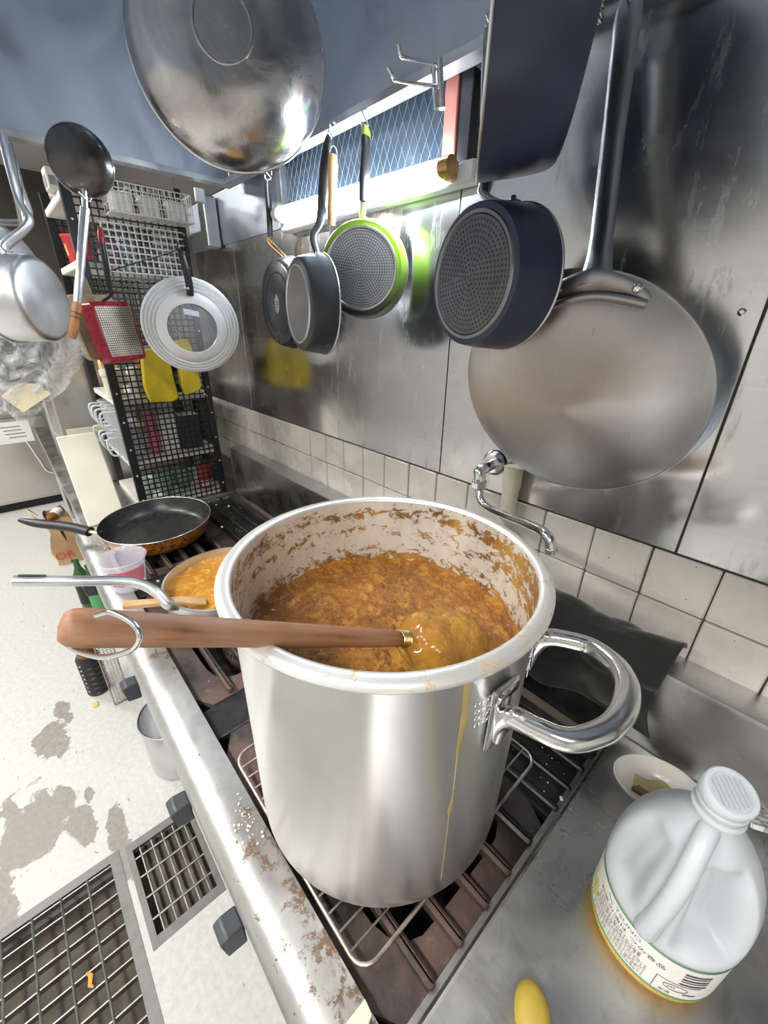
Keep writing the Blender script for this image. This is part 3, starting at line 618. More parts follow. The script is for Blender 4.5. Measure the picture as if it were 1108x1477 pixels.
def build_paddle():
    d = (SPR-SPA).normalized()
    # extend to the butt end seen at pixel (82, 904)
    best = min((SPA+d*(.3+.002*k) for k in range(300)), key=lambda p: abs(CX+F_PX*(np.array(p)-CAM).dot(RT)/(np.array(p)-CAM).dot(FW)-82))
    L = (best-SPA).length; z = d; M = frame(SPA, z, (0, 0, 1))
    t = thing('cooking_paddle', 'long dark wooden handle of a curry-coated stirring paddle across the stock pot', 'paddle', M)
    mb = MB(); pr = [(0, 0), (.0085, 0), (.0105, .004), (.0115, .03), (.0128, L*.4), (.0142, L*.8), (.0150, L*.92), (.0152, L-.016), (.0140, L-.007), (.0105, L-.002), (0, L)]
    mb.lathe(pr, 28, Matrix.Diagonal((1.08, .95, 1, 1))); part('handle', mb, 'dark_wood', t, 50)
    sp = MB(); sp.tube([(.0118*math.cos(2*PI*k/10), .0108*math.sin(2*PI*k/10), -.016+.018*k/60) for k in range(61)], .0013, 6); part('wire_binding', sp, 'brass_wire', t, 60)
    st = MB(); st.tube([(0, 0, .01), (0, 0, -.02), (0, -.01, -.05)], .0065, 10); part('tang', st, 'curry_blade', t)
    # bent wire strap through the handle end
    I = M.inverted(); zb = L-.045
    lp = [I @ onz(139, 888, best.z+.012), I @ onz(160, 884, best.z+.018), I @ onz(190, 898, best.z+.018), I @ onz(202, 918, best.z+.012), I @ onz(190, 937, best.z-.005), I @ onz(150, 948, best.z-.018), I @ onz(112, 939, best.z-.02), I @ onz(99, 929, best.z-.018), I @ onz(106, 915, best.z-.014)]
    ring = MB(); ring.tube(smooth_path(lp, 8), .0021, 8); part('hanging_wire', ring, 'chrome', t, 60)
    # blade: scoop-shaped mound of metal and curry
    bc = onz(636, 924, 1.085)
    a = (bc-SPA); a.z = 0; ang = math.atan2(a.y, a.x)
    def blade(u, v):
        th = 2*PI*u; q = math.sqrt(v)
        x = math.cos(th)*(abs(math.cos(th))**-.25 if abs(math.cos(th)) > .01 else 1)*.0; 
        e = 2.6; c, s = math.cos(th), math.sin(th); k = (abs(c)**e+abs(s)**e)**(-1/e)
        X, Y = c*k*.078*v, s*k*.058*v
        h = .046*(1-v**2.6)+.0035*mnoise.fractal(Vector((X*60, Y*60, 1.)), .9, 2., 4)+.003*math.sin(40*Y+60*X)
        h += .010*math.exp(-((X+.03)/.02)**2)
        return (X, Y, h*(1 if v < 1 else 0)-.004)
    bm_ = MB(); bm_.grid(blade, 110, 40); Mb = Matrix.Translation(Vector((bc.x, bc.y, 1.082))) @ Matrix.Rotation(ang+.12, 4, 'Z') @ Matrix.Rotation(math.radians(4), 4, 'Y')
    bm_.v = [tuple(Mb @ Vector(v)) for v in bm_.v]; part('blade', bm_, 'curry_blade', t, 180, world=True)
    nk = MB(); nk.tube([onz(572, 926, 1.115), onz(583, 944, 1.104), onz(597, 962, 1.090), onz(603, 968, 1.082)], [.003, .0045, .004, .003], 8); part('blade_edge', nk, 'curry_blade', t, world=True)
build_paddle()
# ------------------------------------------------------------------ saucepan with curry, frying pan, measuring jug
def build_stove_pans():
    c = Vector((-1.035, .330, .750)); R = .162; H = .082
    t = thing('saucepan', 'aluminium saucepan of orange curry beside the stock pot', 'saucepan', c)
    mb = MB(); mb.lathe([(0, 0), (R-.018, 0), (R-.006, .006), (R, .02), (R, H-.003), (R+.003, H), (R+.004, H+.002), (R-.002, H+.003), (R-.003, H-.002), (R-.003, .02), (R-.02, .004), (0, .004)], 72); part('pan_body', mb, 'dull_aluminium', t, 40)
    I = Matrix.Translation(-c)
    P = [onz(262, 872, .822), onz(243, 872, .845), onz(228, 856, .868), onz(205, 843, .884), onz(175, 838, .90), onz(110, 838, .925), onz(60, 838, .94), onz(20, 838, .952)]
    SP = smooth_path([I @ p for p in P], 5); mb = MB(); mb.tube(SP, [.0165-.0015*min(1, i/14) for i in range(len(SP))], 12, flat=.85); ho = part('handle', mb, 'dull_aluminium', t, 60)
    d = (P[-1]-P[-2]).normalized(); s0 = P[-1]-d*.012; s1 = P[-1]-d*.062
    sl = MB(); q = [I @ (s0+Vector((0, 0, .0155))), I @ (s1+Vector((0, 0, .0155)))]; sl.tube(q, .0042, 10, flat=.25); part('hanging_slot', sl, 'grey_coat', ho)
    for p in (onz(258, 879, .812), onz(268, 884, .806)):
        rv = MB(); rv.lathe([(0, .005), (.004, .004), (.006, 0), (.006, -.006)], 12, frame(I @ p, (Vector((p.x, p.y, 0))-Vector((c.x, c.y, 0))))); part('rivet', rv, 'chrome', t)
    def cur(i, j):
        a = 2*PI*i; r = (R-.003)*j; x, y = r*math.cos(a), r*math.sin(a)
        return (c.x+x, c.y+y, .750+.056+.002*math.sin(60*x)*math.cos(70*y)+.0015*math.sin(110*x+60*y)+.004*math.exp(-((j-1)/.04)**2))
    m = N('curry_light'); p = m.obj(); a = m.noise(p, 45, 6, .65, .5); b = m.noise(p, 10, 4)
    m.set(Base_Color=m.mix(m.ramp(a, .5, .68), m.mix(m.ramp(b, .35, .65), (.42, .16, .015), (.55, .25, .025)), (.72, .42, .09)), Roughness=m.ramp(a, .35, .65, .14, .34)); m.bump(a, .8, .004)
    mb = MB(); mb.grid(cur, 90, 36); single('curry', mb, 'curry_light', 'light orange curry filling the aluminium saucepan', 'curry', smooth=180)
    # dried ring
    # wooden spatula resting on the saucepan rim
    A = onz(178, 873, .862); B = onz(262, 866, .842); C_ = onz(298, 868, .812); side = Vector((0, 0, 1)).cross((B-A).normalized()).normalized()
    mb = MB()
    L = [(A, .0125, .006), (A.lerp(B, .5), .0115, .0055), (B, .0125, .005), (B.lerp(C_, .5), .016, .004), (C_, .013, .002)]
    vs = []
    for p, wd, th in L: vs += [p+side*wd+Vector((0, 0, th)), p-side*wd+Vector((0, 0, th)), p-side*wd-Vector((0, 0, th)), p+side*wd-Vector((0, 0, th))]
    fs = [(0, 1, 2, 3), (16, 19, 18, 17)]+[(4*k+i, 4*k+4+i, 4*k+4+(i+1) % 4, 4*k+(i+1) % 4) for k in range(4) for i in range(4)]
    mb.add(vs, fs); single('wooden_spatula', mb, 'pale_wood', 'pale wooden spatula resting in the aluminium curry saucepan', 'spatula', bevel=.0012)
    # frying pan with orange speckled outside
    c = Vector((-1.59, .295, .7575)); R = .189
    n = Vector((.035, -.02, 1)).normalized(); M = frame(c, n, (0, 1, 0))
    t = thing('frying_pan', 'black non-stick frying pan with a speckled orange outside on the far grate', 'frying pan', M)
    mb = MB(); mb.lathe([(0, -.006), (.146, -.006), (.160, -.002), (.170, .010), (.180, .034), (R, .064)], 72); part('outside', mb, 'speckled_orange', t, 40)
    mb = MB(); mb.lathe([(0, .004), (.140, .004), (.155, .008), (.167, .020), (.178, .040), (R-.002, .064)], 72); part('nonstick_inside', mb, 'nonstick', t, 40)
    mb = MB(); mb.tube([(R*math.cos(2*PI*k/72), R*math.sin(2*PI*k/72), .0642) for k in range(72)], .0017, 6, closed=True); part('rim_edge', mb, 'copper' if False else 'dull_aluminium', t, 60)
    I = M.inverted(); E0, E1 = onz(146, 769, .80), onz(128, 766, .808)
    mb = MB(); mb.tube([I @ E0, I @ E1], .0095, 10, flat=.8); part('ferrule', mb, 'brass_wire', t)
    P = [I @ p for p in (onz(130, 767, .806), onz(105, 761, .815), onz(75, 757, .822), onz(48, 754, .83), onz(28, 750, .838))]
    SP = smooth_path(P, 5); mb = MB(); mb.tube(SP, [.0205-.002*(i/20)-.011*max(0, (i-12)/8)**1.5 for i in range(len(SP))], 12, flat=.8); part('handle', mb, 'black_plastic', t, 60)
    # measuring jug
    c = Vector((-1.290, .124, .7525)); t = thing('measuring_jug', 'clear plastic measuring jug with red scale print on the stove rail', 'measuring jug', c)
    def lip(a, r, z): return r*(1+(.16*max(0, math.cos(a-2.9))**8 if z > .085 else 0))
    M = Matrix.Identity(4)
    mb = MB(); mb.lathe([(0, .002), (.044, .002), (.047, .006), (.050, .03), (.056, .07), (.061, .10), (.0635, .104), (.062, .104), (.0595, .10), (.0545, .07), (.0485, .03), (.0455, .008), (0, .005)], 48, M, fn=lip); part('jug_body', mb, 'clear_plastic', t, 50)
    mb = MB(); mb.lathe([(.0503, .030), (.0582, .082)], 24, a0=-1.0, a1=.95); part('scale_print', mb, 'red_print', t, 60)
    mb = MB(); mb.tube([(.0655*math.cos(2*PI*k/48)*(1+.14*max(0, math.cos(2*PI*k/48-2.9))**8), .0655*math.sin(2*PI*k/48)*(1+.14*max(0, math.cos(2*PI*k/48-2.9))**8), .104) for k in range(48)], .0016, 6, closed=True); part('rim_bead', mb, 'clear_plastic', t, 60)
    hb = 3.3
    mb = MB(); mb.tube(smooth_path([(.058*math.cos(hb), .058*math.sin(hb), .094), (.085*math.cos(hb), .085*math.sin(hb), .09), (.088*math.cos(hb), .088*math.sin(hb), .06), (.078*math.cos(hb), .078*math.sin(hb), .03), (.052*math.cos(hb), .052*math.sin(hb), .028)], 6), .006, 8, flat=.5); part('handle', mb, 'clear_plastic', t, 60)
build_stove_pans()
# ------------------------------------------------------------------ oil jug, bowl, scraps, cloth
def build_bench_things():
    c = Vector((.049, .429, .802)); R = .069
    t = thing('oil_jug', 'milky plastic cooking oil jug with handle and paper label on the bench', 'jug', c)
    hz = math.radians(-92)      # direction of the grip, seen from the camera
    dz0 = math.radians(-50)
    def dent(a, r, z):
        if z < .092 or z > .235: return r
        da = (a-dz0+PI) % (2*PI)-PI; e = math.exp(-(da/.46)**8); zz = math.exp(-((z-.160)/.050)**8)
        da2 = (a-(hz-.75)+PI) % (2*PI)-PI; e2 = math.exp(-(da2/.38)**4)
        return r*(1-.58*e*zz-.22*e2*zz)
    z = [(.0695, .094), (.0702, .098), (.0705, .115), (.0695, .135), (.067, .155), (.062, .175), (.055, .193), (.045, .210), (.033, .226), (.0235, .240), (.0195, .250), (.0195, .266), (0, .266)]
    prof = [(.069, .022)]+[(.069, .03+.06*k/3) for k in range(4)]
    for (r0, z0), (r1, z1) in zip(z, z[1:]):
        for k in range(3): prof.append((r0+(r1-r0)*k/3, z0+(z1-z0)*k/3))
    prof.append(z[-1])
    mb = MB(); mb.lathe(prof, 96, fn=dent); part('jug_body', mb, 'milky_plastic', t, 80)
    mb = MB(); mb.lathe([(0, 0), (.055, 0), (.063, .002), (.067, .007), (.069, .014), (.069, .022)], 72); part('oil_filled_base', mb, 'oil_plastic', t, 60)
    ca = lambda a, r, zz: (r*math.cos(a), r*math.sin(a), zz)
    P = smooth_path([ca(hz, .012, .244), ca(hz, .036, .230), ca(hz, .058, .205), ca(hz-.02, .068, .170), ca(hz-.05, .070, .135), ca(hz-.08, .066, .105), ca(hz-.08, .056, .09)], 6)
    mb = MB(); mb.tube(P, [.0098+.004*max(0, (i-24)/12) for i in range(len(P))], 14); part('handle', mb, 'milky_plastic', t, 60)
    mb = MB(); mb.lathe([(.0195, .2475), (.0235, .249), (.0235, .2525), (.0205, .2545), (.0205, .258), (.0225, .260), (.0225, .264), (.0195, .266)], 40); part('neck_ring', mb, 'milky_plastic', t, 50)
    n = Vector((.16, -.30, 1)).normalized(); cp = Vector((.0, .0, .275)); M = frame(cp, n, (0, 1, 0))
    mb = MB(); mb.lathe([(0, .010), (.0175, .010), (.018, .0118), (.0215, .012), (.0228, .010), (.0228, -.006), (.0205, -.007), (0, -.006)], 44, M); cap = part('cap', mb, 'milky_plastic', t, 40)
    for k in range(-3, 4):
        mb = MB(); L = .0145*math.cos(k/4.2); mb.box((k*.0042, 0, .0104), (.0012, 2*L, .0012), M @ Matrix.Rotation(.8, 4, 'Z')); part('cap_ridge', mb, 'milky_plastic', cap, 0)
    mb = MB(); mb.tube([M @ Vector((.012, .018, .0)), M @ Vector((.017, .024, -.006)), Vector((.014, .018, .252))], .004, 8, flat=.4); part('hinge', mb, 'milky_plastic', cap)
    # label
    mb = MB(); mb.lathe([(.0696, .024), (.0696, .0885)], 72); part('label', mb, 'label_paper', t, 80)
    for z0, z1 in ((.0195, .024), (.0885, .0915)):
        mb = MB(); mb.lathe([(.0697, z0), (.0697, z1)], 72); part('label_band', mb, 'label_green', t, 80)
    def wrap(body, size, a0, zz, mat, squeeze=1., name='label_text'):
        v, f = text_mesh(body, size, .0)
        mb = MB(); mb.add([((.0699)*math.cos(a0+x*squeeze/.0699), .0699*math.sin(a0+x*squeeze/.0699), zz+y) for x, y, q in v], f); part(name, mb, mat, t, 0)
    a0 = math.radians(-141)
    wrap('TSUNO', .0085, a0+.34, .0775, 'ink_teal', 1.15)
    sw = MB(); sw.tube([(.0699*math.cos(a0+.16+q), .0699*math.sin(a0+.16+q), .083-.010*math.sin(q*9)*.4-.02*q) for q in [.014*k for k in range(10)]], .0006, 4); part('label_swoosh', sw, 'ink_teal', t)
    wrap('お米の油は つの食品', .0078, a0-.05, .067, 'ink', 1.2)
    random.seed(3)
    kana = 'こめ油の原料米ぬかは玄米を精するときに得られる栄養豊富なもので食用植物油脂です直射日光をさけ常温暗所に保存'
    for i in range(9):
        ln = ''.join(random.choice(kana) for _ in range(20 if i > 2 else 15)); wrap(ln, .0036 if i > 2 else .0042, a0-.02-.02*i*0, .0605-.0042*i, 'ink', 1.0, 'small_print')
    # box rules on the label
    def rule(aa, z0, ab, z1, wd=.0003):
        k = 10; mb = MB(); mb.tube([(.0699*math.cos(aa+(ab-aa)*i/k), .0699*math.sin(aa+(ab-aa)*i/k), z0+(z1-z0)*i/k) for i in range(k+1)], wd, 4); part('label_rule', mb, 'ink', t, 0)
    rule(a0+1.14, .026, a0+1.14, .052); rule(a0+1.14, .052, a0+1.75, .052); rule(a0-.05, .026, a0-.05, .05)
    for k in range(5):   # bar code, turned on its side
        mb = MB(); mb.lathe([(.0699, .080-.0055*k), (.0699, .0768-.0055*k+(.0012 if k % 2 else 0))], 8, a0=a0+1.42, a1=a0+1.80); part('bar_code_line', mb, 'ink', t, 0)
    el = MB(); el.tube([(.0699*math.cos(a0+1.42+.17*math.cos(u)), .0699*math.sin(a0+1.42+.17*math.cos(u)), .0425+.0055*math.sin(u)) for u in [2*PI*k/24 for k in range(24)]], .0003, 4, closed=True); part('oval_mark', el, 'ink', t, 0)
    wrap('JAS', .005, a0+1.31, .041, 'ink', 1.1, 'oval_text')
    el = MB(); el.lathe([(.0699, .0325), (.0699, .0355)], 8, a0=a0+1.55, a1=a0+1.74); part('purple_mark', el, 'ink_purple', t, 0)
    wrap('米油', .006, a0+1.22, .0275, 'ink', 1.0, 'recycling_mark')
    # rice-ear picture on the label's other side
    for k in range(9):
        aa = a0-.42+.045*k; mb = MB(); mb.tube([(.0699*math.cos(aa+.06*u), .0699*math.sin(aa+.06*u), .030+.028*u+.004*math.sin(3*u+k)) for u in (0, .3, .6, 1)], .0007, 4); part('rice_ear_print', mb, 'straw' if k % 2 else 'leaf_print', t, 0)
    for k in range(3): wrap('米の油'[k], .0075, a0-.62+.09*k, .060-.004*k, 'ink_purple', 1.)
    # small bowl with a folded piece of dried ginger
    b = Vector((-.004, .606, .802)); t = thing('small_bowl', 'small oval white bowl holding a piece of dried root', 'bowl', Matrix.Translation(b) @ Matrix.Rotation(math.radians(35), 4, 'Z') @ Matrix.Diagonal((1.2, .88, 1, 1)))
    mb = MB(); mb.lathe([(0, .0), (.022, 0), (.024, .003), (.036, .014), (.047, .029), (.052, .040), (.0505, .0405), (.0455, .030), (.0345, .0165), (.02, .008), (0, .0065)], 56); part('bowl_body', mb, 'ceramic', t, 40)
    mb = MB()
    poly = [(-.030, -.012), (.02, -.016), (.034, .002), (.012, .016), (-.010, .010), (-.026, .016)]
    def slab(poly, z0, tilt, th, M0): 
        top = [(x, y, z0+tilt*x+.003*math.sin(90*x+60*y)+th) for x, y in poly]; bot = [(x*.95, y*.95, z0+tilt*x) for x, y in poly]; k = len(poly)
        mb.add(top+bot, [tuple(range(k)), tuple(range(2*k-1, k-1, -1))]+[(i, k+i, k+(i+1) % k, (i+1) % k) for i in range(k)], M0)
    Mg = Matrix.Translation(b) @ Matrix.Rotation(math.radians(20), 4, 'Z')
    slab(poly, .021, .10, .007, Mg); single('dried_root', mb, 'ginger', 'pale slice of dried root lying in the small white bowl', 'food', bevel=.002, smooth=50)
    mb = MB(); slab([(-.034, -.02), (-.012, -.026), (.002, -.018), (-.022, -.008)], .0215, .05, .010, Mg); single('dried_root', mb, 'ginger_dark', 'small dark brown piece of dried root in the white bowl', 'food', bevel=.002, smooth=50)
    # yellow potato at the bench edge
    p = onz(766, 1466, .812); mb = MB(); mb.lathe([(0, -.016)]+[(.019*math.sin(PI*k/12), -.016*math.cos(PI*k/12)) for k in range(1, 12)]+[(0, .016)], 24, Matrix.Translation((p.x, p.y, .818)) @ Matrix.Rotation(.6, 4, 'Z') @ Matrix.Diagonal((1, 1.45, 1, 1)))
    single('potato', mb, 'potato', 'small yellow potato on the bench top beside the stove edge', 'potato', smooth=80)
    # paper scrap on the stove rail
    p = onz(520, 1470, .755); mb = MB(); mb.prism([(-.014, -.016), (.012, -.012), (.010, .010), (-.004, .016)], 0, .006, Matrix.Translation((p.x, p.y, .7515)) @ Matrix.Rotation(.3, 4, 'Z')); single('food_scrap', mb, 'scrap', 'pale square food scrap on the front rail of the range', 'scrap', bevel=.001)
    # black cloth over the splash
    mb = MB()
    def cl(u, v):
        # u along x, v from ledge top down over the edge
        x = -.305+.255*u; 
        bulge = .011*math.sin(4.6*u+3*v)+.007*math.sin(10*u-6*v+1)+.003*math.cos(19*u+9*v)
        s = v*.27
        if s < .09: y = .762-s*.88; z = .980+.030*math.sin(PI*min(1, s/.09))*(.35+.65*u)+abs(bulge)*.9
        else: y = .672-.010*math.sin(2.5*v)-abs(bulge)*.9; z = .984-(s-.09)*(.95-.55*u*(1-u)-.25*u)+bulge*.2
        if .07 < s < .12: y -= .005; z += .003
        return (x+.012*math.sin(4*v+2*u)+.024*u*v-.004, y, z)
    mb.grid(cl, 46, 34); n = len(mb.v)
    o = single('black_cloth', mb, 'cloth_black', 'crumpled black cloth draped over the back splash behind the stock pot', 'cloth', smooth=180)
    so = o.modifiers.new('solid', 'SOLIDIFY'); so.thickness = .004; so.offset = 1
    su = o.modifiers.new('sub', 'SUBSURF'); su.levels = su.render_levels = 1
    # clear bagged food tray at the bench's back
    p0 = Vector((.145, .63, .806)); t = thing('food_tray', 'clear plastic waffle tray in a crumpled bag on the bench by the splash', 'tray', p0)
    mb = MB(); Mt = Matrix.Rotation(math.radians(28), 4, 'Z') @ Matrix.Rotation(math.radians(-35), 4, 'X')
    for k in range(6): mb.box((-.05+.02*k, 0, .06), (.003, .10, .006), Mt); mb.box((0, -.05+.02*k, .06), (.10, .003, .006), Mt)
    part('waffle_tray', mb, 'white_plastic', t, 0)
    mb = MB(); mb.grid(lambda u, v: (-.075+.15*u+.006*math.sin(9*v), -.075+.13*v+.006*math.sin(11*u), .012+.085*math.sin(PI*u)*math.sin(PI*v)**.6+.006*math.sin(21*u+13*v)), 22, 22); part('clear_bag', mb, 'smoke_bag', t, 60)
    mb = MB(); mb.lathe([(0, 0), (.05, 0), (.052, .004), (.052, .05), (.049, .055), (0, .055)], 40, Matrix.Translation((.245, .50, .802))); single('black_tub', mb, 'black_plastic', 'round black plastic tub on the bench behind the oil jug', 'tub')
build_bench_things()
def build_crumbs():
    random.seed(11); mb = MB()
    def crumb(p, s): mb.box((0, 0, 0), (s, s*random.uniform(.6, 1.2), s*.6), Matrix.Translation(p) @ Matrix.Rotation(random.uniform(0, 3), 4, 'Z') @ Matrix.Rotation(random.uniform(0, 1), 4, 'X'), bev=s*.2)
    for _ in range(70):
        px, py = random.gauss(352, 10), random.gauss(1190, 22); p = onz(px, py, .7525); 
        if p.y < .118: crumb(p, random.choice((.0012, .0018, .0026, .004)))
    for _ in range(26):
        p = onz(random.gauss(138, 8), random.gauss(783, 6), .7525); crumb(p, random.uniform(.002, .005))
    single('rice_crumbs', mb, 'crumb', 'pale crumbs scattered on the front rail of the range', 'crumbs', kind='stuff')
    mb = MB()
    for px, py in ((320, 760), (302, 724), (330, 730), (312, 728), (228, 838), (700, 1170), (810, 1152)):
        p = onz(px, py, .752); crumb(p, .008)
    for _ in range(60):
        p = Vector((random.uniform(-1.8, -1.3), random.uniform(.50, .66), .7285)); crumb(p, random.uniform(.001, .003))
    for _ in range(30):
        p = Vector((random.uniform(-.3, -.12), random.uniform(.50, .62), .7285)); crumb(p, random.uniform(.001, .0028))
    single('food_crumbs', mb, 'scrap', 'yellowish food crumbs scattered on the cast-iron plates of the range', 'crumbs', kind='stuff')
build_crumbs()
# ------------------------------------------------------------------ tap and pipe
def build_tap():
    t = thing('wall_tap', 'chrome swivel wall tap with a bent spout over the stock pot', 'tap', ony(703, 674, YW))
    a = ony(712, 668, YW-.004); b = ony(701, 674, .725); nut = ony(692, 690, .705)
    mb = MB(); mb.lathe([(0, .012), (.020, .010), (.026, .003), (.028, -.002)], 24, frame(a, (0, -1, 0))); part('wall_flange', mb, 'chrome', t, world=True)
    mb = MB(); mb.tube(smooth_path([a, b, (b+nut)/2+Vector((-.004, -.006, .004)), nut, nut+Vector((0, 0, -.01))], 6), .0125, 14); part('elbow', mb, 'chrome', t, 60, world=True)
    mb = MB(); mb.lathe([(.008, .009), (.0165, .009), (.018, .006), (.018, -.006), (.0165, -.009), (.008, -.009)], 6, Matrix.Translation(nut+Vector((0, 0, -.014)))); part('nut', mb, 'chrome', t, 0, world=True, bevel=.0015)
    P = [nut+Vector((0, 0, -.015)), ony(691, 708, .702), ony(694, 722, .695), ony(708, 734, .68), ony(735, 746, .645), ony(765, 758, .60), ony(782, 766, .578), ony(792, 777, .568), ony(795, 795, .566)]
    mb = MB(); mb.tube(smooth_path(P, 6), .0082, 14); part('spout', mb, 'chrome', t, 60, world=True)
    e = P[-1]; mb = MB(); mb.tube([e+Vector((0, 0, .004)), e+Vector((0, 0, -.002))], .0092, 14); part('spout_tip', mb, 'chrome', t, world=True)
    mb = MB(); x = ony(738, 690, .738).x; mb.lathe([(0, .9715), (.017, .9715), (.017, 1.19), (.0195, 1.19), (.0195, 1.235), (0, 1.235)], 24, Matrix.Translation((x, .742, 0))); single('pipe', mb, 'pvc', 'short yellowed plastic pipe standing against the tiles behind the tap', 'pipe')
build_tap()
# ------------------------------------------------------------------ things hanging from the hood rail
def s_hook(label, top, bot, r=.0016, mat='chrome'):
    a, b = Vector(top), Vector(bot); m = (a+b)/2; mb = MB(); h = max(.012, (a-b).length/2.6); u = (a-b).normalized(); sd = Vector((0, -1, 0))
    P = [a-sd*.010-u*h*.6, a-sd*.009+u*h*.1, a+u*h*.35, a+sd*.008-u*h*.2, m, b-sd*.008+u*h*.2, b-u*h*.35, b+sd*.009-u*h*.1, b+sd*.010+u*h*.5]
    mb.tube(smooth_path(P, 5), r, 7); return single('wire_hook', mb, mat, label, 'hook', 'hooks on the hood rail', smooth=60)
def pan(name, label, cat, M, rb, rr, depth, coat, base, inner='nonstick', rim='dull_aluminium', bulge=.5, group=None, profile=None):
    t = thing(name, label, cat, M, group)
    k = 10; out = []
    for i in range(k+1):
        u = i/k; out.append((rb+(rr-rb)*(u**bulge), -depth*(1-math.cos(u*PI/2))**.9 if bulge < 1 else -depth*u))
    if profile: out = [(rb, 0)]+profile
    prof = [(0, 0), (rb*.96, 0), (rb*.99, -.001)]+out[1:] if not profile else [(0, 0), (rb*.5, 0), (rb, 0)]+profile
    mb = MB(); mb.lathe(prof, 72); part('pan_body', mb, coat, t, 50)
    ip = [(0, -.004), (rb*.95, -.004)]+[(r-.0025, z-.002) for r, z in out[2:-1]]+[(rr-.0015, -depth)]
    mb = MB(); mb.lathe(ip, 72); part('pan_inside', mb, inner, t, 50)
    mb = MB(); mb.tube([(rr*math.cos(2*PI*q/72), rr*math.sin(2*PI*q/72), -depth) for q in range(72)], .0018, 6, closed=True); part('rim_edge', mb, rim, t, 60)
    if base:
        mb = MB(); mb.lathe([(0, .0012), (rb*.86, .0012), (rb*.87, -.001)], 64); b = part('base_disc', mb, base, t, 40)
        mb = MB(); mb.lathe([(rb*.87, .0002), (rb*.885, .0022), (rb*.93, .0022), (rb*.945, .0)], 64); part('base_ring', mb, 'dull_aluminium' if base != 'base_dark' else 'handle_steel', b, 40)
    return t
def wpath(t, P, r, mat, name='handle', flat=.6, n=10, lab=None, sm=5, nrm=None):
    SP = smooth_path(P, sm); L = len(SP)
    R = r if not isinstance(r, (list, tuple)) else [r[min(int(i/sm), len(r)-2)]*(1-(i/sm-min(int(i/sm), len(r)-2)))+r[min(int(i/sm), len(r)-2)+1]*(i/sm-min(int(i/sm), len(r)-2)) for i in range(L)]
    mb = MB(); mb.tube(SP, R, n, flat=flat, nrm=nrm); return part(name, mb, mat, t, 60, world=True, label=lab)
def build_hanging():
    G = 'pans hanging from the hood rail'
    OUT = (0, -1, 0)
    # small dark pan with a copper-coloured ferrule
    n = Vector((-.06, -1, 0)).normalized(); c = ony(400, 438, .665)
    M = frame(c, n); t = pan('small_frying_pan', 'small dark frying pan with emblem on its base and copper-coloured ferrule', 'frying pan', M, .102, .123, .045, 'black_coat', None, group=G)
    mb = MB(); mb.lathe([(.078, .0005), (.079, .0018), (.081, .0018), (.082, .0005)], 56); part('base_groove', mb, 'grey_coat', t, 40)
    mb = MB(); mb.prism([(0, .026), (.008, .016), (.014, .012), (.013, -.012), (.006, -.022), (0, -.026), (-.006, -.022), (-.013, -.012), (-.014, .012), (-.008, .016)], .0002, .0012); e = part('emblem', mb, 'emblem', t, 0)
    for k, (wd, y) in enumerate(((.018, .004), (.020, -.002), (.014, -.009))):
        mb = MB(); mb.box((0, y, .0014), (wd, .0024, .0006)); part('emblem_line', mb, 'black_coat', e, 0)
    top = M @ Vector((0, .118, -.044))
    wpath(t, [top+Vector((0, .006, -.008)), ony(391, 352, .715), ony(390, 342, .716)], .0075, 'copper', 'ferrule', .9)
    wpath(t, [ony(390, 342, .716), ony(388, 300, .712), ony(386, 272, .708), ony(386, 258, .706)], [.0085, .0095, .0085, .006], 'black_plastic', 'handle', .6)
    s_hook('small steel hook holding the small dark pan beside the wok', ony(387, 246, .700), ony(387, 257, .703))
    # grey pan seen side-on
    n = Vector((-.22, -.975, 0)).normalized(); c = ony(429.5, 440, .533)
    M = frame(c, n); t = pan('frying_pan', 'charcoal frying pan with worn grey base hanging beside the green pan', 'frying pan', M, .0842, .1025, .058, 'grey_coat', 'base_grey', group=G, bulge=.55)
    top = M @ Vector((0, .101, -.056))
    wpath(t, [top+Vector((0, 0, -.012)), ony(452, 343, .615), ony(462, 320, .645), ony(466, 280, .680), ony(470, 235, .69), ony(474, 205, .70), ony(477, 193, .70)], [.007, .0085, .010, .0125, .0125, .010, .006], 'black_plastic', 'handle', .55)
    for q in (-.012, .012):
        mb = MB(); mb.lathe([(0, .004), (.003, .0035), (.0045, .001), (.0045, -.003)], 10, Matrix.Translation((q, .0985, -.047)) @ Matrix.Rotation(-PI/2, 4, 'X')); part('rivet', mb, 'chrome', t, 60)
    s_hook('bent steel hook holding the charcoal frying pan', ony(480, 178, .700), ony(479, 193, .700))
    # green pan
    n = Vector((.59, -.81, 0)).normalized(); c = Vector((-.823, .668, 1.61))
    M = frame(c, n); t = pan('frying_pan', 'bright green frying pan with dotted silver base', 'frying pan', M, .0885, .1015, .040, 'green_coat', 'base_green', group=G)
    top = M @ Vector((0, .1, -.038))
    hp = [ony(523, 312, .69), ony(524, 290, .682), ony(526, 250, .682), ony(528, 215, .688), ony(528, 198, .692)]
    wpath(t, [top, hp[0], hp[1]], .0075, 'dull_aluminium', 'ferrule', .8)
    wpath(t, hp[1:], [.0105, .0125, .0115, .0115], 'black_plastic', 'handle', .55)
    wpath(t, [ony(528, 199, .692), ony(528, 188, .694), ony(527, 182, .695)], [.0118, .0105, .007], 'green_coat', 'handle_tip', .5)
    s_hook('knotted wire hook holding the green frying pan', ony(527, 160, .698), ony(527, 182, .697), .0022)
    # wooden-handled pan behind
    n = Vector((.08, -1, 0)).normalized(); c = ony(470, 408, .715); M = frame(c, n)
    t = pan('small_skillet', 'small steel skillet with turned pale wooden handle hanging behind the others', 'skillet', M, .055, .066, .022, 'handle_steel', None, 'handle_steel', group=G)
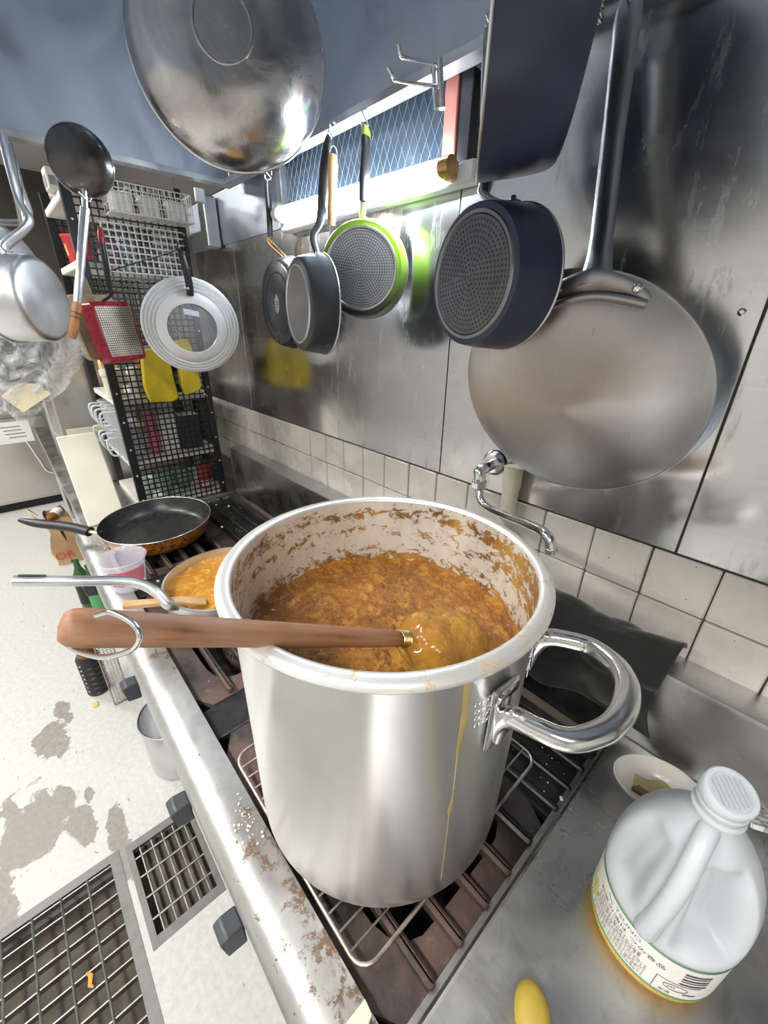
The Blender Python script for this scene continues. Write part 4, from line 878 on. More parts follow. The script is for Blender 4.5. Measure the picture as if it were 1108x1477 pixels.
    wpath(t, [M @ Vector((0, .064, -.02)), ony(478, 342, .70), ony(478, 322, .686)], .005, 'dull_aluminium', 'shaft', .7)
    wpath(t, [ony(478, 324, .686), ony(479, 300, .682), ony(480, 270, .684), ony(480, 240, .69), ony(480, 226, .694)], [.0095, .0115, .0105, .0115, .0105], 'pale_wood', 'handle', 1.)
    wpath(t, [ony(477, 228, .694), ony(476, 218, .694), ony(480, 210, .694), ony(486, 218, .694), ony(487, 236, .694)], .0012, 'chrome', 'hanging_ring', 1., 6)
    # deep dark pan with dotted base
    n = Vector((-.2, -.98, 0)).normalized(); c = Vector((-.397, .516, 1.5593)); M = frame(c, n)
    t = pan('deep_frying_pan', 'deep navy-black frying pan with a worn dotted base beside the big steel pan', 'frying pan', M, .0826, .092, .072, 'navy_flare_coat', 'base_dark', group=G, bulge=.6)
    top = M @ Vector((0, .090, -.061))
    wpath(t, [top+Vector((0, 0, -.004)), ony(700, 282, .60), ony(701, 262, .61), ony(703, 200, .64), ony(705, 120, .668), ony(706, 60, .68), ony(706, 40, .682)], [.008, .0095, .010, .012, .012, .010, .007], 'handle_steel', 'handle', .5)
    mb = MB(); mb.box((0, .088, -.051), (.040, .006, .016), bev=.002); br = part('handle_bracket', mb, 'handle_steel', t, 40)
    for q in (-.013, .013):
        mb = MB(); mb.lathe([(0, .004), (.003, .0035), (.0045, .001), (.0045, -.003)], 10, Matrix.Translation((q, .092, -.049)) @ Matrix.Rotation(-PI/2, 4, 'X')); part('rivet', mb, 'chrome', br, 60)
    s_hook('plain steel hook at the rail behind the blue-tinted pot', ony(706, 22, .692), ony(706, 40, .686))
    # big dark pot with flare blue in its coat, seen side-on, near the camera
    n = Vector((.79, .61, 0)).normalized(); rim = ony(700, 254, .50)+Vector((-.012, 0, .155)); c = rim+n*.092
    M = frame(c, n); t = pan('hanging_pot', 'large dark pot with flare-blue tint hanging side-on in front of the wall', 'pot', M, .132, .155, .092, 'navy_flare_coat', None, 'dull_aluminium', group=G, bulge=.4)
    wpath(t, [rim+Vector((0, 0, .15))+n*.01, rim+Vector((0, 0, .20)), rim+Vector((0, 0, .32)), rim+Vector((0, 0, .38))], [.008, .010, .012, .008], 'black_plastic', 'handle', .5)
    hk = rim+Vector((0, 0, .385)); mb = MB(); mb.tube([hk+Vector((0, 0, -.01)), hk+Vector((0, 0, .03)), Vector((hk.x, hk.y, 2.545))], .003, 8); single('hood_hook', mb, 'chrome', 'long steel hook inside the hood holding the blue-tinted pot', 'hook', smooth=60)
    # big steel frying pan leaning with its rim on the wall
    yw, ti = math.radians(6.3), math.radians(-22); n = Vector((math.sin(yw)*math.cos(ti), -math.cos(yw)*math.cos(ti), math.sin(ti)))
    rim = Vector((-.305, .690, 1.396)); dp = .045; M = frame(rim+n*dp, n)
    t = pan('large_frying_pan', 'very large bare steel frying pan with long riveted handle on the steel wall', 'frying pan', M, .106, .1895, dp, 'pan_steel', None, 'handle_steel', 'dull_aluminium', group=G, profile=[(.118, -.0006), (.128, -.002), (.138, -.0045), (.150, -.0095), (.162, -.0165), (.172, -.0245), (.182, -.035), (.1895, -.045)])
    # handle with wishbone foot
    I = M.inverted(); hp = [ony(856, 412, .592), ony(861, 388, .598), ony(868, 340, .622), ony(884, 200, .672), ony(898, 90, .688), ony(906, 22, .697), ony(909, -6, .70)]
    wpath(t, hp, [.024, .0185, .0145, .0145, .0160, .0165, .012], 'handle_steel', 'handle', .45, 12, nrm=(0, -1, .2))
    P = [ony(783, 446, .604), ony(800, 428, .600), ony(825, 415, .594), ony(856, 409, .590), ony(890, 414, .594), ony(917, 424, .600), ony(931, 438, .604)]
    ft = wpath(t, P, [.010, .012, .015, .018, .015, .012, .010], 'handle_steel', 'handle_foot', .42, 12, nrm=n)
    P2 = [ony(780, 446, .598), ony(800, 440, .594), ony(830, 431, .589), ony(862, 428, .588), ony(895, 432, .591), ony(932, 440, .598)]
    wpath(t, P2, .0055, 'handle_steel', 'foot_lip', .7, 10, nrm=n)
    for px, py in ((797, 423), (857, 404), (919, 416)):
        mb = MB(); p = I @ ony(px, py, .586); mb.lathe([(0, .004), (.003, .0037), (.0055, .001), (.0055, -.006)], 14, Matrix.Translation(p)); part('rivet', mb, 'polished_aluminium', t, 60)
    # hooks on the rail next to it
    s_hook('heavy steel hook on the rail holding the large steel frying pan', ony(910, -30, .700), ony(910, -4, .697), .003)
    s_hook('heavy empty steel hook on the rail beside the large frying pan', ony(862, -2, .700), ony(864, 26, .700), .003)
    # chrome double prong hook
    t = thing('double_hook', 'chrome double-prong display hook clipped on the hood rail', 'hook', ony(634, 150, .69))
    for px, dy in ((637, 0), (628, .002)):
        mb = MB(); mb.tube([ony(px-3, 86 if px > 630 else 92, .690), ony(px+1, 157, .690)], .0055 if px > 630 else .004, 10); part('clip_bar', mb, 'chrome', t, 60, world=True)
    for P in ([(628, 93, .69), (605, 88, .64), (584, 83, .60), (578, 79, .592), (575, 64, .588)], [(628, 124, .69), (600, 121, .635), (573, 116, .585), (568, 112, .575), (560, 97, .568)]):
        mb = MB(); mb.tube(smooth_path([ony(*q) for q in P], 5), .003, 8); part('prong', mb, 'chrome', t, 60, world=True)
    # wok in the hood
    n = Vector((.86, -.51, -.01)).normalized(); c = Vector((-1.007, .497, 1.965)); R = .18; M = frame(c, n)
    t = thing('wok', 'large dented steel wok hanging bottom-out inside the hood', 'wok', M)
    prof = [(0, .092), (.050, .092)]+[(.050+(R-.050)*math.sin(q*PI/24), .092-.092*(1-math.cos(q*PI/24))) for q in range(1, 13)]
    mb = MB(); mb.lathe(prof, 96); part('wok_shell', mb, 'wok_steel', t, 60)
    mb = MB(); mb.lathe([(r-.002 if r > 0 else 0, z-.002) for r, z in prof[:-1]]+[(R, 0)], 96); part('wok_inside', mb, 'wok_steel', t, 60)
    mb = MB(); mb.tube([(R*math.cos(2*PI*k/96), R*math.sin(2*PI*k/96), 0) for k in range(96)], .003, 8, closed=True); part('rim_edge', mb, 'chrome', t, 60)
    mb = MB(); mb.lathe([(.046, .0922), (.048, .0935), (.052, .0922), (.053, .0905)], 64); part('base_ring', mb, 'wok_steel', t, 60)
    wpath(t, [M @ Vector((0, R-.01, .01)), M @ Vector((0, R+.05, .0)), M @ Vector((0, R+.16, -.02)), M @ Vector((0, R+.22, -.02))], [.008, .010, .012, .008], 'handle_steel', 'handle', .6)
    h = M @ Vector((0, R+.22, -.02)); mb = MB(); mb.tube([h+Vector((0, 0, -.006)), Vector((h.x, h.y, 2.546))], .003, 8); single('hood_hook', mb, 'chrome', 'long steel hook inside the hood holding the wok', 'hook', smooth=60)
    # black pan hung at the hood front behind the camera, mirrored in the wall
    vp = ony(1030, 300, 2*YW+.10); c = Vector((vp.x, -.10, vp.z)); M = frame(c, (0, 1, 0))
    t = pan('frying_pan', 'black long-handled pan hanging at the hood front, seen mirrored in the steel wall', 'frying pan', M, .085, .112, .04, 'black_coat', None)
    wpath(t, [M @ Vector((0, .11, -.035)), M @ Vector((.01, .16, -.04)), M @ Vector((.02, .30, -.02)), M @ Vector((.02, .36, -.01))], [.02, .017, .016, .010], 'black_plastic', 'handle', .5)
    h = M @ Vector((.02, .358, -.01)); mb = MB(); mb.tube([h, Vector((h.x, h.y, 2.546))], .003, 8); single('hood_hook', mb, 'chrome', 'long steel hook at the hood front holding the mirrored black pan', 'hook', smooth=60)
build_hanging()
# ------------------------------------------------------------------ mesh shelf at the stove's far end
XP = -1.868
def build_shelf():
    t = thing('mesh_shelf', 'black perforated metal shelf with white boards standing at the end of the range', 'shelf', Vector((-2.08, .48, .745)))
    x0, x1, y0, y1, z0, z1 = -2.30, XP, .298, .668, .7505, 1.93
    for x in (x0, x1):
        for y, wd in ((y0+.014, .030), (y1-.012, .024)):
            mb = MB(); mb.box((x, y, (z0+z1)/2), (.022, wd, z1-z0), bev=.002); po = part('post', mb, 'black_paint', t, 30, world=True)
            if x == x1:
                for k in range(11):
                    mb = MB(); mb.lathe([(0, .0008), (.0036, .0008), (.0038, -.001)], 10, frame((x+.011, y, z0+.05+.11*k), (1, 0, 0))); part('post_hole', mb, 'shelf_white', po, 0, world=True)
    # punched sheet: one grid of flat bars
    def sheet(x, ya, yb, za, zb, p=.0222, bw=.0052, mat='black_paint', name='punched_sheet', th=.002):
        mb = MB(); ny = max(2, round((yb-ya)/p)); nz = max(2, round((zb-za)/p))
        for i in range(ny+1): mb.box((x, ya+(yb-ya)*i/ny, (za+zb)/2), (th, bw, zb-za))
        for k in range(nz+1): mb.box((x+.0004, (ya+yb)/2, za+(zb-za)*k/nz), (th, yb-ya, bw))
        return part(name, mb, mat, t, 0, world=True)
    sheet(x1, y0+.028, y1-.024, z0, z1-.01); sheet(x0, y0+.028, y1-.024, 1.40, z1-.01)
    sheet(x1+.010, .388, .652, 1.650, 1.795, .0205, .0042, 'white_wire', 'white_grid')
    for z in (.760, .955, 1.205, 1.668, 1.862):
        mb = MB(); mb.box(((x0+x1)/2, (y0+y1)/2, z), (x1-x0-.024, y1-y0-.004, .024), bev=.003); part('board', mb, 'shelf_white', t, 30, world=True)
build_shelf()
def box_thing(name, label, cat, c, d, mat, rz=0, bev=.004, group=None, extra=None):
    t = thing(name, label, cat, Matrix.Translation(Vector(c)) @ Matrix.Rotation(rz, 4, 'Z'), group)
    mb = MB(); mb.box((0, 0, d[2]/2), d, bev=bev); part('body', mb, mat, t, 30)
    if extra: extra(t, d)
    return t
def build_shelf_things():
    def flap(t, d): 
        mb = MB(); mb.box((0, 0, d[2]+.001), (d[0]*.96, d[1]*.96, .003), bev=.001); part('lid', mb, 'white_plastic', t, 30)
    def strip(mat):
        def f(t, d): mb = MB(); mb.box((0, -d[1]/2-.0004, d[2]*.4), (d[0]*.86, .0016, d[2]*.5)); part('label', mb, mat, t, 0); mb = MB(); mb.box((d[0]/2+.0004, 0, d[2]*.45), (.0016, d[1]*.8, d[2]*.4)); part('label', mb, mat, t, 0)
        return f
    B = lambda *a, **k: box_thing(*a, **k)
    # top boards
    b = onx(66, 243, -1.96)
    B('carton', 'white carton with grey printed panel on the top shelf board', 'box', (-1.965, .318, 1.8745), (.06, .075, .062), 'beige_box', extra=strip('grey_label'))
    mb = MB(); mb.lathe([(0, 0), (.024, 0), (.026, .006), (.024, .05), (.016, .064), (.013, .066), (.013, .08), (0, .08)], 28, Matrix.Translation((-2.10, .325, 1.8745))); single('plastic_bottle', mb, 'clear_plastic', 'clear plastic bottle on the top shelf board beside the carton', 'bottle')
    B('spice_pack', 'purple-printed plastic pack on the top shelf board', 'pack', (-2.035, .322, 1.8745), (.035, .06, .055), 'white_plastic', extra=strip('purple_label'))
    B('carton', 'plain beige carton behind the white wire basket', 'box', (-1.97, .55, 1.8745), (.09, .09, .045), 'beige_box', extra=flap)
    # second boards
    mb = MB(); t = thing('red_tub', 'red plastic tub on the board behind the long ladle', 'tub', Vector((-2.02, .335, 1.6805)))
    mb.lathe([(0, 0), (.035, 0), (.044, .075), (.047, .078), (.047, .084), (.044, .084), (.033, .004), (0, .004)], 32); part('tub_body', mb, 'red_plastic', t, 40); mb = MB(); mb.lathe([(.0375, .02), (.0415, .055)], 12, a0=-2.2, a1=-1.2); part('label', mb, 'straw', t, 0)
    mb = MB(); t = thing('spice_bottle', 'tall slim white spice bottle beside the red tub', 'bottle', Vector((-1.925, .318, 1.6805))); mb.lathe([(0, 0), (.013, 0), (.0135, .10), (.009, .115), (.009, .128), (0, .128)], 20); part('bottle_body', mb, 'white_plastic', t, 40); mb = MB(); mb.lathe([(.0139, .02), (.0139, .08)], 20); part('label', mb, 'pale_label', t, 60)
    cols = [('blue_pouch', 'purple_label', 'purple pouch behind the white grid'), ('pale_pouch', 'pale_label', 'pale blue pouch behind the white grid'), ('dark_carton', 'grey_label', 'dark carton behind the white grid'), ('white_carton', 'white_plastic', 'white carton behind the white grid by the wall')]
    for k, (nm, mt, lb) in enumerate(cols): B(nm, lb, 'pack', (-1.965+.01*(k % 2), .415+.062*k, 1.6805), (.07, .05, .07+.02*(k % 2)), mt, extra=flap if k > 1 else strip('pale_label'))
    # third boards: jars and cups
    t = thing('lidded_jar', 'beige lidded plastic jar on the shelf under the red egg pan', 'jar', Vector((-1.935, .322, 1.2175))); mb = MB(); mb.lathe([(0, 0), (.030, 0), (.031, .05), (.033, .085), (0, .085)], 32); part('jar_body', mb, 'cream_board', t, 40); mb = MB(); mb.lathe([(.036, .082), (.037, .085), (.037, .105), (0, .107)], 32); part('lid', mb, 'shelf_white', t, 40)
    mb = MB(); mb.lathe([(0, 0), (.026, 0), (.028, .09), (.022, .11), (0, .11)], 28, Matrix.Translation((-1.925, .40, 1.2175))); single('white_canister', mb, 'white_plastic', 'white plastic canister on the shelf beside the beige jar', 'canister')
    B('yellow_pack', 'yellow pack on the shelf behind the beige jar', 'pack', (-2.02, .335, 1.2175), (.05, .06, .13), 'straw', extra=flap)
    B('red_carton', 'narrow red carton standing behind the punched sheet', 'box', (-1.955, .445, 1.2175), (.05, .022, .16), 'red_plastic', extra=flap)
    B('dark_tin', 'dark square tin behind the yellow sponges', 'tin', (-1.97, .55, 1.2175), (.09, .10, .13), 'black_coat', extra=strip('grey_label'))
    # handled plastic cups, in two rows, handles outwards
    first = None
    def cup(M, label):
        t = thing('measuring_cup', label, 'cup', M, 'handled cups stacked on the shelf')
        mb = MB(); mb.lathe([(0, 0), (.034, 0), (.036, .004), (.043, .095), (.0455, .098), (.0455, .101), (.0425, .101), (.0345, .005), (0, .005)], 36); part('cup_body', mb, 'milky_plastic', t, 40)
        mb = MB(); mb.tube(smooth_path([(0, -.040, .090), (0, -.068, .092), (0, -.080, .080), (0, -.078, .040), (0, -.066, .022), (0, -.038, .022)], 5), .0052, 8, flat=.8); part('handle', mb, 'milky_plastic', t, 60); return t
    spots = [(-1.928, .330, 1.0695, 'highest cup at the front of the stack'), (-2.022, .330, 1.0695, 'second cup of the upper row'), (-2.116, .332, 1.0695, 'third cup of the upper row'), (-2.21, .335, 1.0695, 'last cup of the upper row'), (-1.928, .33, .9675, 'cup at the front of the lower row'), (-2.022, .33, .9675, 'second cup of the lower row'), (-2.116, .33, .9675, 'third cup of the lower row'), (-2.21, .33, .9675, 'last cup of the lower row')]
    for i, (x, y, z, lb) in enumerate(spots):
        M = Matrix.Translation((x, y, z+.0005)) @ Matrix.Rotation(random.uniform(-.25, .25), 4, 'Z'); lab = 'milky plastic handled measuring cup on the shelf, '+lb
        if first is None: first = cup(M, lab)
        else: dup(first, M, lab)
    B('pink_carton', 'tall pink and white carton behind the punched sheet', 'box', (-1.945, .42, .967), (.05, .035, .19), 'pink_plastic', extra=flap)
    B('white_tub', 'white plastic tub behind the punched sheet', 'tub', (-1.96, .482, .967), (.07, .07, .16), 'white_plastic', extra=flap)
    B('grey_tin', 'grey tin behind the punched sheet by the wall', 'tin', (-1.97, .578, .967), (.09, .085, .15), 'grey_coat', extra=flap)
    # bottom board
    for k, (x, y, s) in enumerate(((-1.945, .35, .9), (-1.945, .43, 1.1), (-1.96, .51, 1.))):
        mb = MB(); mb.grid(lambda u, v: (x+.042*s*math.cos(2*PI*u)*math.sin(PI*v)*(1+.16*math.sin(9*u*2+5*v+k)), y+.040*s*math.sin(2*PI*u)*math.sin(PI*v)*(1+.16*math.cos(12*u+7*v)), .7725+.058*s*(1-math.cos(PI*v))), 24, 14)
        single('green_bag', mb, 'green_bag', ['crumpled green plastic bag on the lowest board near the cups', 'largest crumpled green plastic bag on the lowest board', 'crumpled green plastic bag beside the red can'][k], 'bag', 'green bags on the lowest board', smooth=60)
    t = thing('red_can', 'red can with white label on the lowest shelf board', 'can', Vector((-1.925, .60, .7725))); mb = MB(); mb.lathe([(0, 0), (.028, 0), (.029, .003), (.029, .10), (.026, .105), (0, .105)], 32); part('can_body', mb, 'red_plastic', t, 40); mb = MB(); mb.lathe([(.0294, .012), (.0294, .04)], 16, a0=-1, a1=1); part('label', mb, 'white_plastic', t, 60)
    mb = MB(); mb.lathe([(0, 0), (.035, 0), (.042, .02), (.043, .022), (0, .022)], 28, Matrix.Translation((-1.812, .365, .7515))); single('yellow_dish', mb, 'straw', 'round shallow yellow dish behind the frying pan', 'dish')
    # white wire basket
    t = thing('wire_basket', 'white wire basket hooked high on the mesh shelf', 'basket', Vector((-1.815, .54, 1.815)))
    bx0, bx1, by0, by1, bz0, bz1 = XP+.018, XP+.098, .410, .668, 1.815, 1.897
    def wire(P, r=.0014, nm='wire'): mb = MB(); mb.tube(P, r, 6); part(nm, mb, 'white_wire', t, 60, world=True)
    for z in (bz0, (bz0+bz1)/2-.014, (bz0+bz1)/2+.014, bz1):
        mb = MB(); mb.tube([(bx0, by0, z), (bx1, by0, z), (bx1, by1, z), (bx0, by1, z)], .002 if z in (bz0, bz1) else .0014, 6, closed=True); part('frame_wire', mb, 'white_wire', t, 60, world=True)
    n = 15
    for i in range(n+1): y = by0+(by1-by0)*i/n; wire([(bx1, y, bz1), (bx1, y, bz0), (bx0, y, bz0), (bx0, y, bz1)])
    for i in range(1, 4): x = bx0+(bx1-bx0)*i/4; wire([(x, by0, bz1), (x, by0, bz0), (x, by1, bz0), (x, by1, bz1)])
    for k in range(3): B('small_packet', ['white packet in the wire basket by the wall', 'cream packet in the middle of the wire basket', 'white packet at the near end of the wire basket'][k], 'packet', (XP+.058, .62-.085*k, 1.8175), (.05, .06, .055), ['white_plastic', 'beige_box', 'shelf_white'][k], extra=flap)
    # yellow sponges
    def sponge(ptsL, label, x=-1.80):
        P = [onx(px, py, x) for px, py in ptsL]; k = len(P); mb = MB(); D = Vector((.045, 0, 0))
        c = sum(P, Vector())/k
        mb.add([tuple(p) for p in P]+[tuple(c+(p-c)*.92-D) for p in P], [tuple(range(k)), tuple(range(2*k-1, k-1, -1))]+[(i, k+i, k+(i+1) % k, (i+1) % k) for i in range(k)])
        t = thing('sponge', label, 'sponge', c, 'yellow sponges on the mesh shelf'); part('foam', mb, 'yellow_sponge', t, 40, world=True, bevel=.006)
        a = (P[0]+P[1])/2; hk = MB(); hk.tube([a+Vector((-.02, 0, -.01)), a+Vector((-.02, 0, .02)), a+Vector((-.05, 0, .03))], .002, 6); part('hanging_loop', hk, 'wire_steel', t, world=True)
    sponge([(203, 506), (232, 498), (243, 512), (259, 574), (250, 580), (217, 581), (209, 560)], 'larger stained yellow sponge hanging under the red egg pan'); sponge([(254, 490), (270, 488), (277, 500), (292, 556), (288, 564), (268, 571), (262, 556)], 'smaller yellow sponge hanging behind the ring-shaped lid')
    s = MB(); s.tube(smooth_path([(XP+.006, .625, 1.225), (XP+.03, .625, 1.22), (XP+.034, .64, 1.205), (XP+.012, .64, 1.215)], 5), .0016, 6); single('wire_clip', s, 'chrome', 'small wire clip on the punched sheet under the sponges', 'clip', smooth=60)
build_shelf_things()
# ------------------------------------------------------------------ utensils hanging in front of the shelf
def build_utensils():
    # ring lid with glass centre
    yw, ti = math.radians(74.6), math.radians(-12.4); n = Vector((math.sin(yw)*math.cos(ti), -math.cos(yw)*math.cos(ti), math.sin(ti))); M = frame((-1.488, .506, 1.479), n); R = .145
    t = thing('pan_lid', 'silver ring-shaped pan lid with glass centre and black grip', 'lid', M)
    prof = [(.073, .018), (.074, .021), (.088, .020), (.104, .014), (.106, .008), (.110, .0125), (.1135, .0125), (.1155, .005), (.120, .0095), (.1235, .0095), (.1255, .002), (.130, .0065), (.1335, .0065), (.1355, -.0005), (.140, .003), (R, -.001), (R, -.003), (.139, -.0015), (.10, .010), (.073, .016)]
    mb = MB(); mb.lathe(prof, 96); part('metal_ring', mb, plain('lid_aluminium', (.78, .79, .80), .38, .35), t, 50)
    mb = MB(); mb.lathe([(0, .030), (.03, .028), (.055, .023), (.074, .0175), (.074, .0155), (.055, .021), (.03, .026), (0, .028)], 64); g = part('glass', mb, 'glass_clear', t, 60)
    mb = MB(); mb.prism([(-.020, .044), (.024, .036), (.024, .052), (-.020, .060)], .0225, .0232); part('sticker', mb, 'pale_label', g, 0)
    mb = MB(); Mh = Matrix.Rotation(-.03, 4, 'Z'); mb.tube(smooth_path([Mh @ Vector((.004, .098, .020)), Mh @ Vector((.004, .125, .030)), Mh @ Vector((.0, .165, .034)), Mh @ Vector((-.006, .20, .028)), Mh @ Vector((-.012, .215, .018))], 5), [.011]*12+[.010]*6+[.008]*3, 10, flat=.55); h = part('grip', mb, 'black_plastic', t, 60)
    mb = MB(); mb.lathe([(0, .003), (.004, .002), (.0045, -.002)], 12, Matrix.Translation((.003, .118, .036))); part('screw', mb, 'chrome', h)
    e = M @ Vector((-.012, .212, .018)); mb = MB(); mb.tube([(XP, e.y-.09, e.z-.03), (e.x-.03, e.y-.01, e.z-.004), (e.x, e.y, e.z+.002), (e.x+.012, e.y+.004, e.z+.018)], .0022, 8); single('display_hook', mb, 'black_paint', 'long dark display hook on the mesh shelf holding the ring-shaped lid', 'hook', smooth=60)
    # red egg pan
    n = Vector((.92, .34, .13)).normalized(); c = (onx(173, 478, -1.575)); M = frame(c, n, roll=math.radians(2)); w2, h2 = .066, .088
    t = thing('egg_pan', 'square red enamel egg pan with a dotted base', 'pan', M)
    def rr(w_, h_, r, k=6): return [(sx*(w_-r)+r*math.cos(a), sy*(h_-r)+r*math.sin(a)) for sx, sy, a0 in ((1, 1, 0), (-1, 1, PI/2), (-1, -1, PI), (1, -1, 3*PI/2)) for a in [a0+PI/2*q/k for q in range(k+1)]]
    rings = [(rr(w2*.88, h2*.88, .012), 0), (rr(w2*.95, h2*.95, .014), -.004), (rr(w2, h2, .016), -.046), (rr(w2-.002, h2-.002, .015), -.046), (rr(w2*.92, h2*.92, .012), -.004)]
    k = 28; mb = MB(); vs = [(x, y, z) for P, z in rings for x, y in P]
    mb.add(vs, [(a*k+i, a*k+(i+1) % k, (a+1)*k+(i+1) % k, (a+1)*k+i) for a in range(4) for i in range(k)]+[tuple(range(k)), tuple(range(4*k, 5*k))]); part('pan_body', mb, 'red_enamel', t, 40)
    mb = MB(); mb.prism(rr(w2*.80, h2*.80, .007), 0, .0012); part('base_plate', mb, 'egg_pan_base', t, 0)
    top = M @ Vector((0, h2, -.04)); P = [top, onx(160, 425, -1.615), onx(157, 412, -1.612), onx(153, 385, -1.60), onx(149, 360, -1.595), onx(146, 345, -1.595)]
    SP = smooth_path(P, 5); mb = MB(); mb.tube(SP, [.006]*6+[.0095]*4+[.011]*10+[.010]*(len(SP)-20), 10, flat=.75); part('handle', mb, 'black_plastic', t, 60, world=True)
    mb = MB(); mb.tube([onx(147, 350, -1.592), onx(145, 335, -1.592), onx(144, 328, -1.592)], [.0095, .008, .004], 10, flat=.75); part('handle_tip', mb, 'red_enamel', t, 60, world=True)
    mb = MB(); mb.tube([(XP+.03, .335, 1.72), (-1.66, .345, 1.735), (-1.585, .335, 1.745), (-1.58, .335, 1.76)], .0022, 8); single('display_hook', mb, 'chrome', 'chrome display hook on the mesh shelf holding the egg pan', 'hook', smooth=60)
    # beige board behind it
    M2 = frame(c+Vector((-.095, -.030, .010)), n, roll=math.radians(3)); mb = MB(); mb.prism(rr(.072, .094, .02), -.028, 0, M2); mb.prism(rr(.016, .03, .006), -.02, -.008, M2 @ Matrix.Translation((0, .115, 0)))
    single('serving_board', mb, plain('worn_board', (.52, .42, .26), .7, 0, 22, .4), 'worn beige wooden board hanging behind the red egg pan', 'board', bevel=.003)
    # long ladle, bowl up
    c = onx(116, 233, -1.27); n = Vector((.80, -.42, -.12)).normalized(); M = frame(c, n, roll=0)
    t = thing('ladle', 'long dark iron ladle hung bowl-up in front of the mesh shelf', 'ladle', M); R = .063
    prof = [(0, .030)]+[(R*math.sin(q*PI/20), .030*math.cos(q*PI/20)) for q in range(1, 11)]
    mb = MB(); mb.lathe(prof, 56); part('bowl', mb, 'ladle_iron', t, 60)
    mb = MB(); mb.lathe([(max(0, r-.0015), z-.002) for r, z in prof[:-1]]+[(R, 0)], 56); part('bowl_inside', mb, 'ladle_iron', t, 60)
    mb = MB(); mb.tube([(R*math.cos(2*PI*q/56), R*math.sin(2*PI*q/56), 0) for q in range(56)], .0012, 6, closed=True); part('bowl_edge', mb, 'chrome', t, 60)
    a, b_, d_, e = onx(121, 272, -1.265), onx(123, 300, -1.265), onx(112, 436, -1.255), onx(104, 488, -1.25)
    mb = MB(); mb.tube(smooth_path([onx(117, 262, -1.255), a, b_], 4), [.004]*4+[.006]*5, 10); part('neck', mb, 'chrome', t, 60, world=True)
    mb = MB(); mb.tube([b_, d_], [.0095, .0085], 12, flat=.8); part('handle', mb, 'dull_aluminium', t, 60, world=True)
    mb = MB(); mb.tube(smooth_path([d_, d_.lerp(e, .5), e], 4), [.0088, .0095, .0098, .0098, .0095, .0095, .0095, .009, .007], 12); gp = part('wooden_grip', mb, 'wood_grip', t, 60, world=True)
    for q in (.3, .42): p = d_.lerp(e, q); dd = (e-d_).normalized()*.0012; mb = MB(); mb.tube([p-dd, p+dd], .0100, 12); part('grip_groove', mb, 'black_paint', gp, world=True)
    mb = MB(); h0 = onx(122, 284, -1.262); mb.tube(smooth_path([(-1.585, h0.y+.02, 1.905), (-1.50, h0.y+.02, 1.87), h0+Vector((-.03, .014, .02)), h0+Vector((-.004, .008, -.006)), h0+Vector((.008, -.012, .006))], 5), .0024, 8); single('display_hook', mb, 'chrome', 'chrome hook from the hood gutter holding the long ladle', 'hook', smooth=60)
    # aluminium saucepan, base to the right
    n = Vector((.62, .78, .0)).normalized(); c = Vector((-1.328, .131, 1.538)); M = frame(c, n); R = .0915
    t = thing('saucepan', 'scuffed aluminium saucepan hanging base-out beside the long ladle', 'saucepan', M)
    mb = MB(); mb.lathe([(0, 0), (R-.016, 0), (R-.006, -.003), (R, -.012), (R, -.088), (R+.004, -.090), (R+.004, -.093), (R-.002, -.092), (R-.003, -.012), (R-.018, -.004), (0, -.004)], 72); part('pan_body', mb, 'dull_aluminium', t, 40)
    P = [M @ Vector((0, R-.004, -.05)), M @ Vector((0, R+.012, -.058)), onx(42, 322, -1.375), onx(28, 290, -1.385), onx(18, 255, -1.39), onx(8, 215, -1.395), onx(2, 190, -1.40)]
    SP = smooth_path(P, 5); mb = MB(); mb.tube(SP, [.012]*8+[.011]*(len(SP)-8), 12, flat=.5); part('handle', mb, 'dull_aluminium', t, 60, world=True)
    for q in (-.014, .014):
        mb = MB(); mb.lathe([(0, .005), (.004, .0045), (.007, .001), (.007, -.004)], 12, Matrix.Translation((q, R, -.05)) @ Matrix.Rotation(-PI/2, 4, 'X')); part('rivet', mb, 'dull_aluminium', t, 60)
    # second pot behind it
    n = Vector((.75, .66, -.05)).normalized(); c = onx(14, 400, -1.47); M = frame(c, n); R = .115
    t = thing('saucepan', 'wider dull saucepan hanging behind the scuffed aluminium one', 'saucepan', M)
    mb = MB(); mb.lathe([(0, 0), (R-.012, 0), (R, -.010), (R, -.07), (R+.003, -.072), (R-.003, -.072), (R-.003, -.01), (0, -.004)], 72); part('pan_body', mb, 'dull_aluminium', t, 40)
    mb = MB(); mb.tube(smooth_path([M @ Vector((0, R-.004, -.04)), onx(40, 318, -1.50), onx(34, 280, -1.51), onx(22, 235, -1.52), onx(12, 205, -1.53)], 5), [.020]*6+[.014]*5+[.010]*10, 12, flat=.35); part('handle', mb, 'dull_aluminium', t, 60, world=True)
    # tongs
    t = thing('kitchen_tongs', 'bright steel tongs hanging from the hood gutter by the saucepans', 'tongs', onx(20, 330, -1.42))
    for q in (0, 9):
        mb = MB(); mb.tube(smooth_path([onx(7+q*.6, 205, -1.44), onx(14+q, 240, -1.43), onx(24+q*.8, 285, -1.42), onx(33+q*.3, 325, -1.42)], 5), .0058, 8, flat=.4); part('arm', mb, 'chrome', t, 60, world=True)
    mb = MB(); mb.tube(smooth_path([onx(4, 210, -1.44), onx(8, 200, -1.44), onx(14, 206, -1.44)], 5), .004, 8); part('spring', mb, 'chrome', t, 60, world=True)
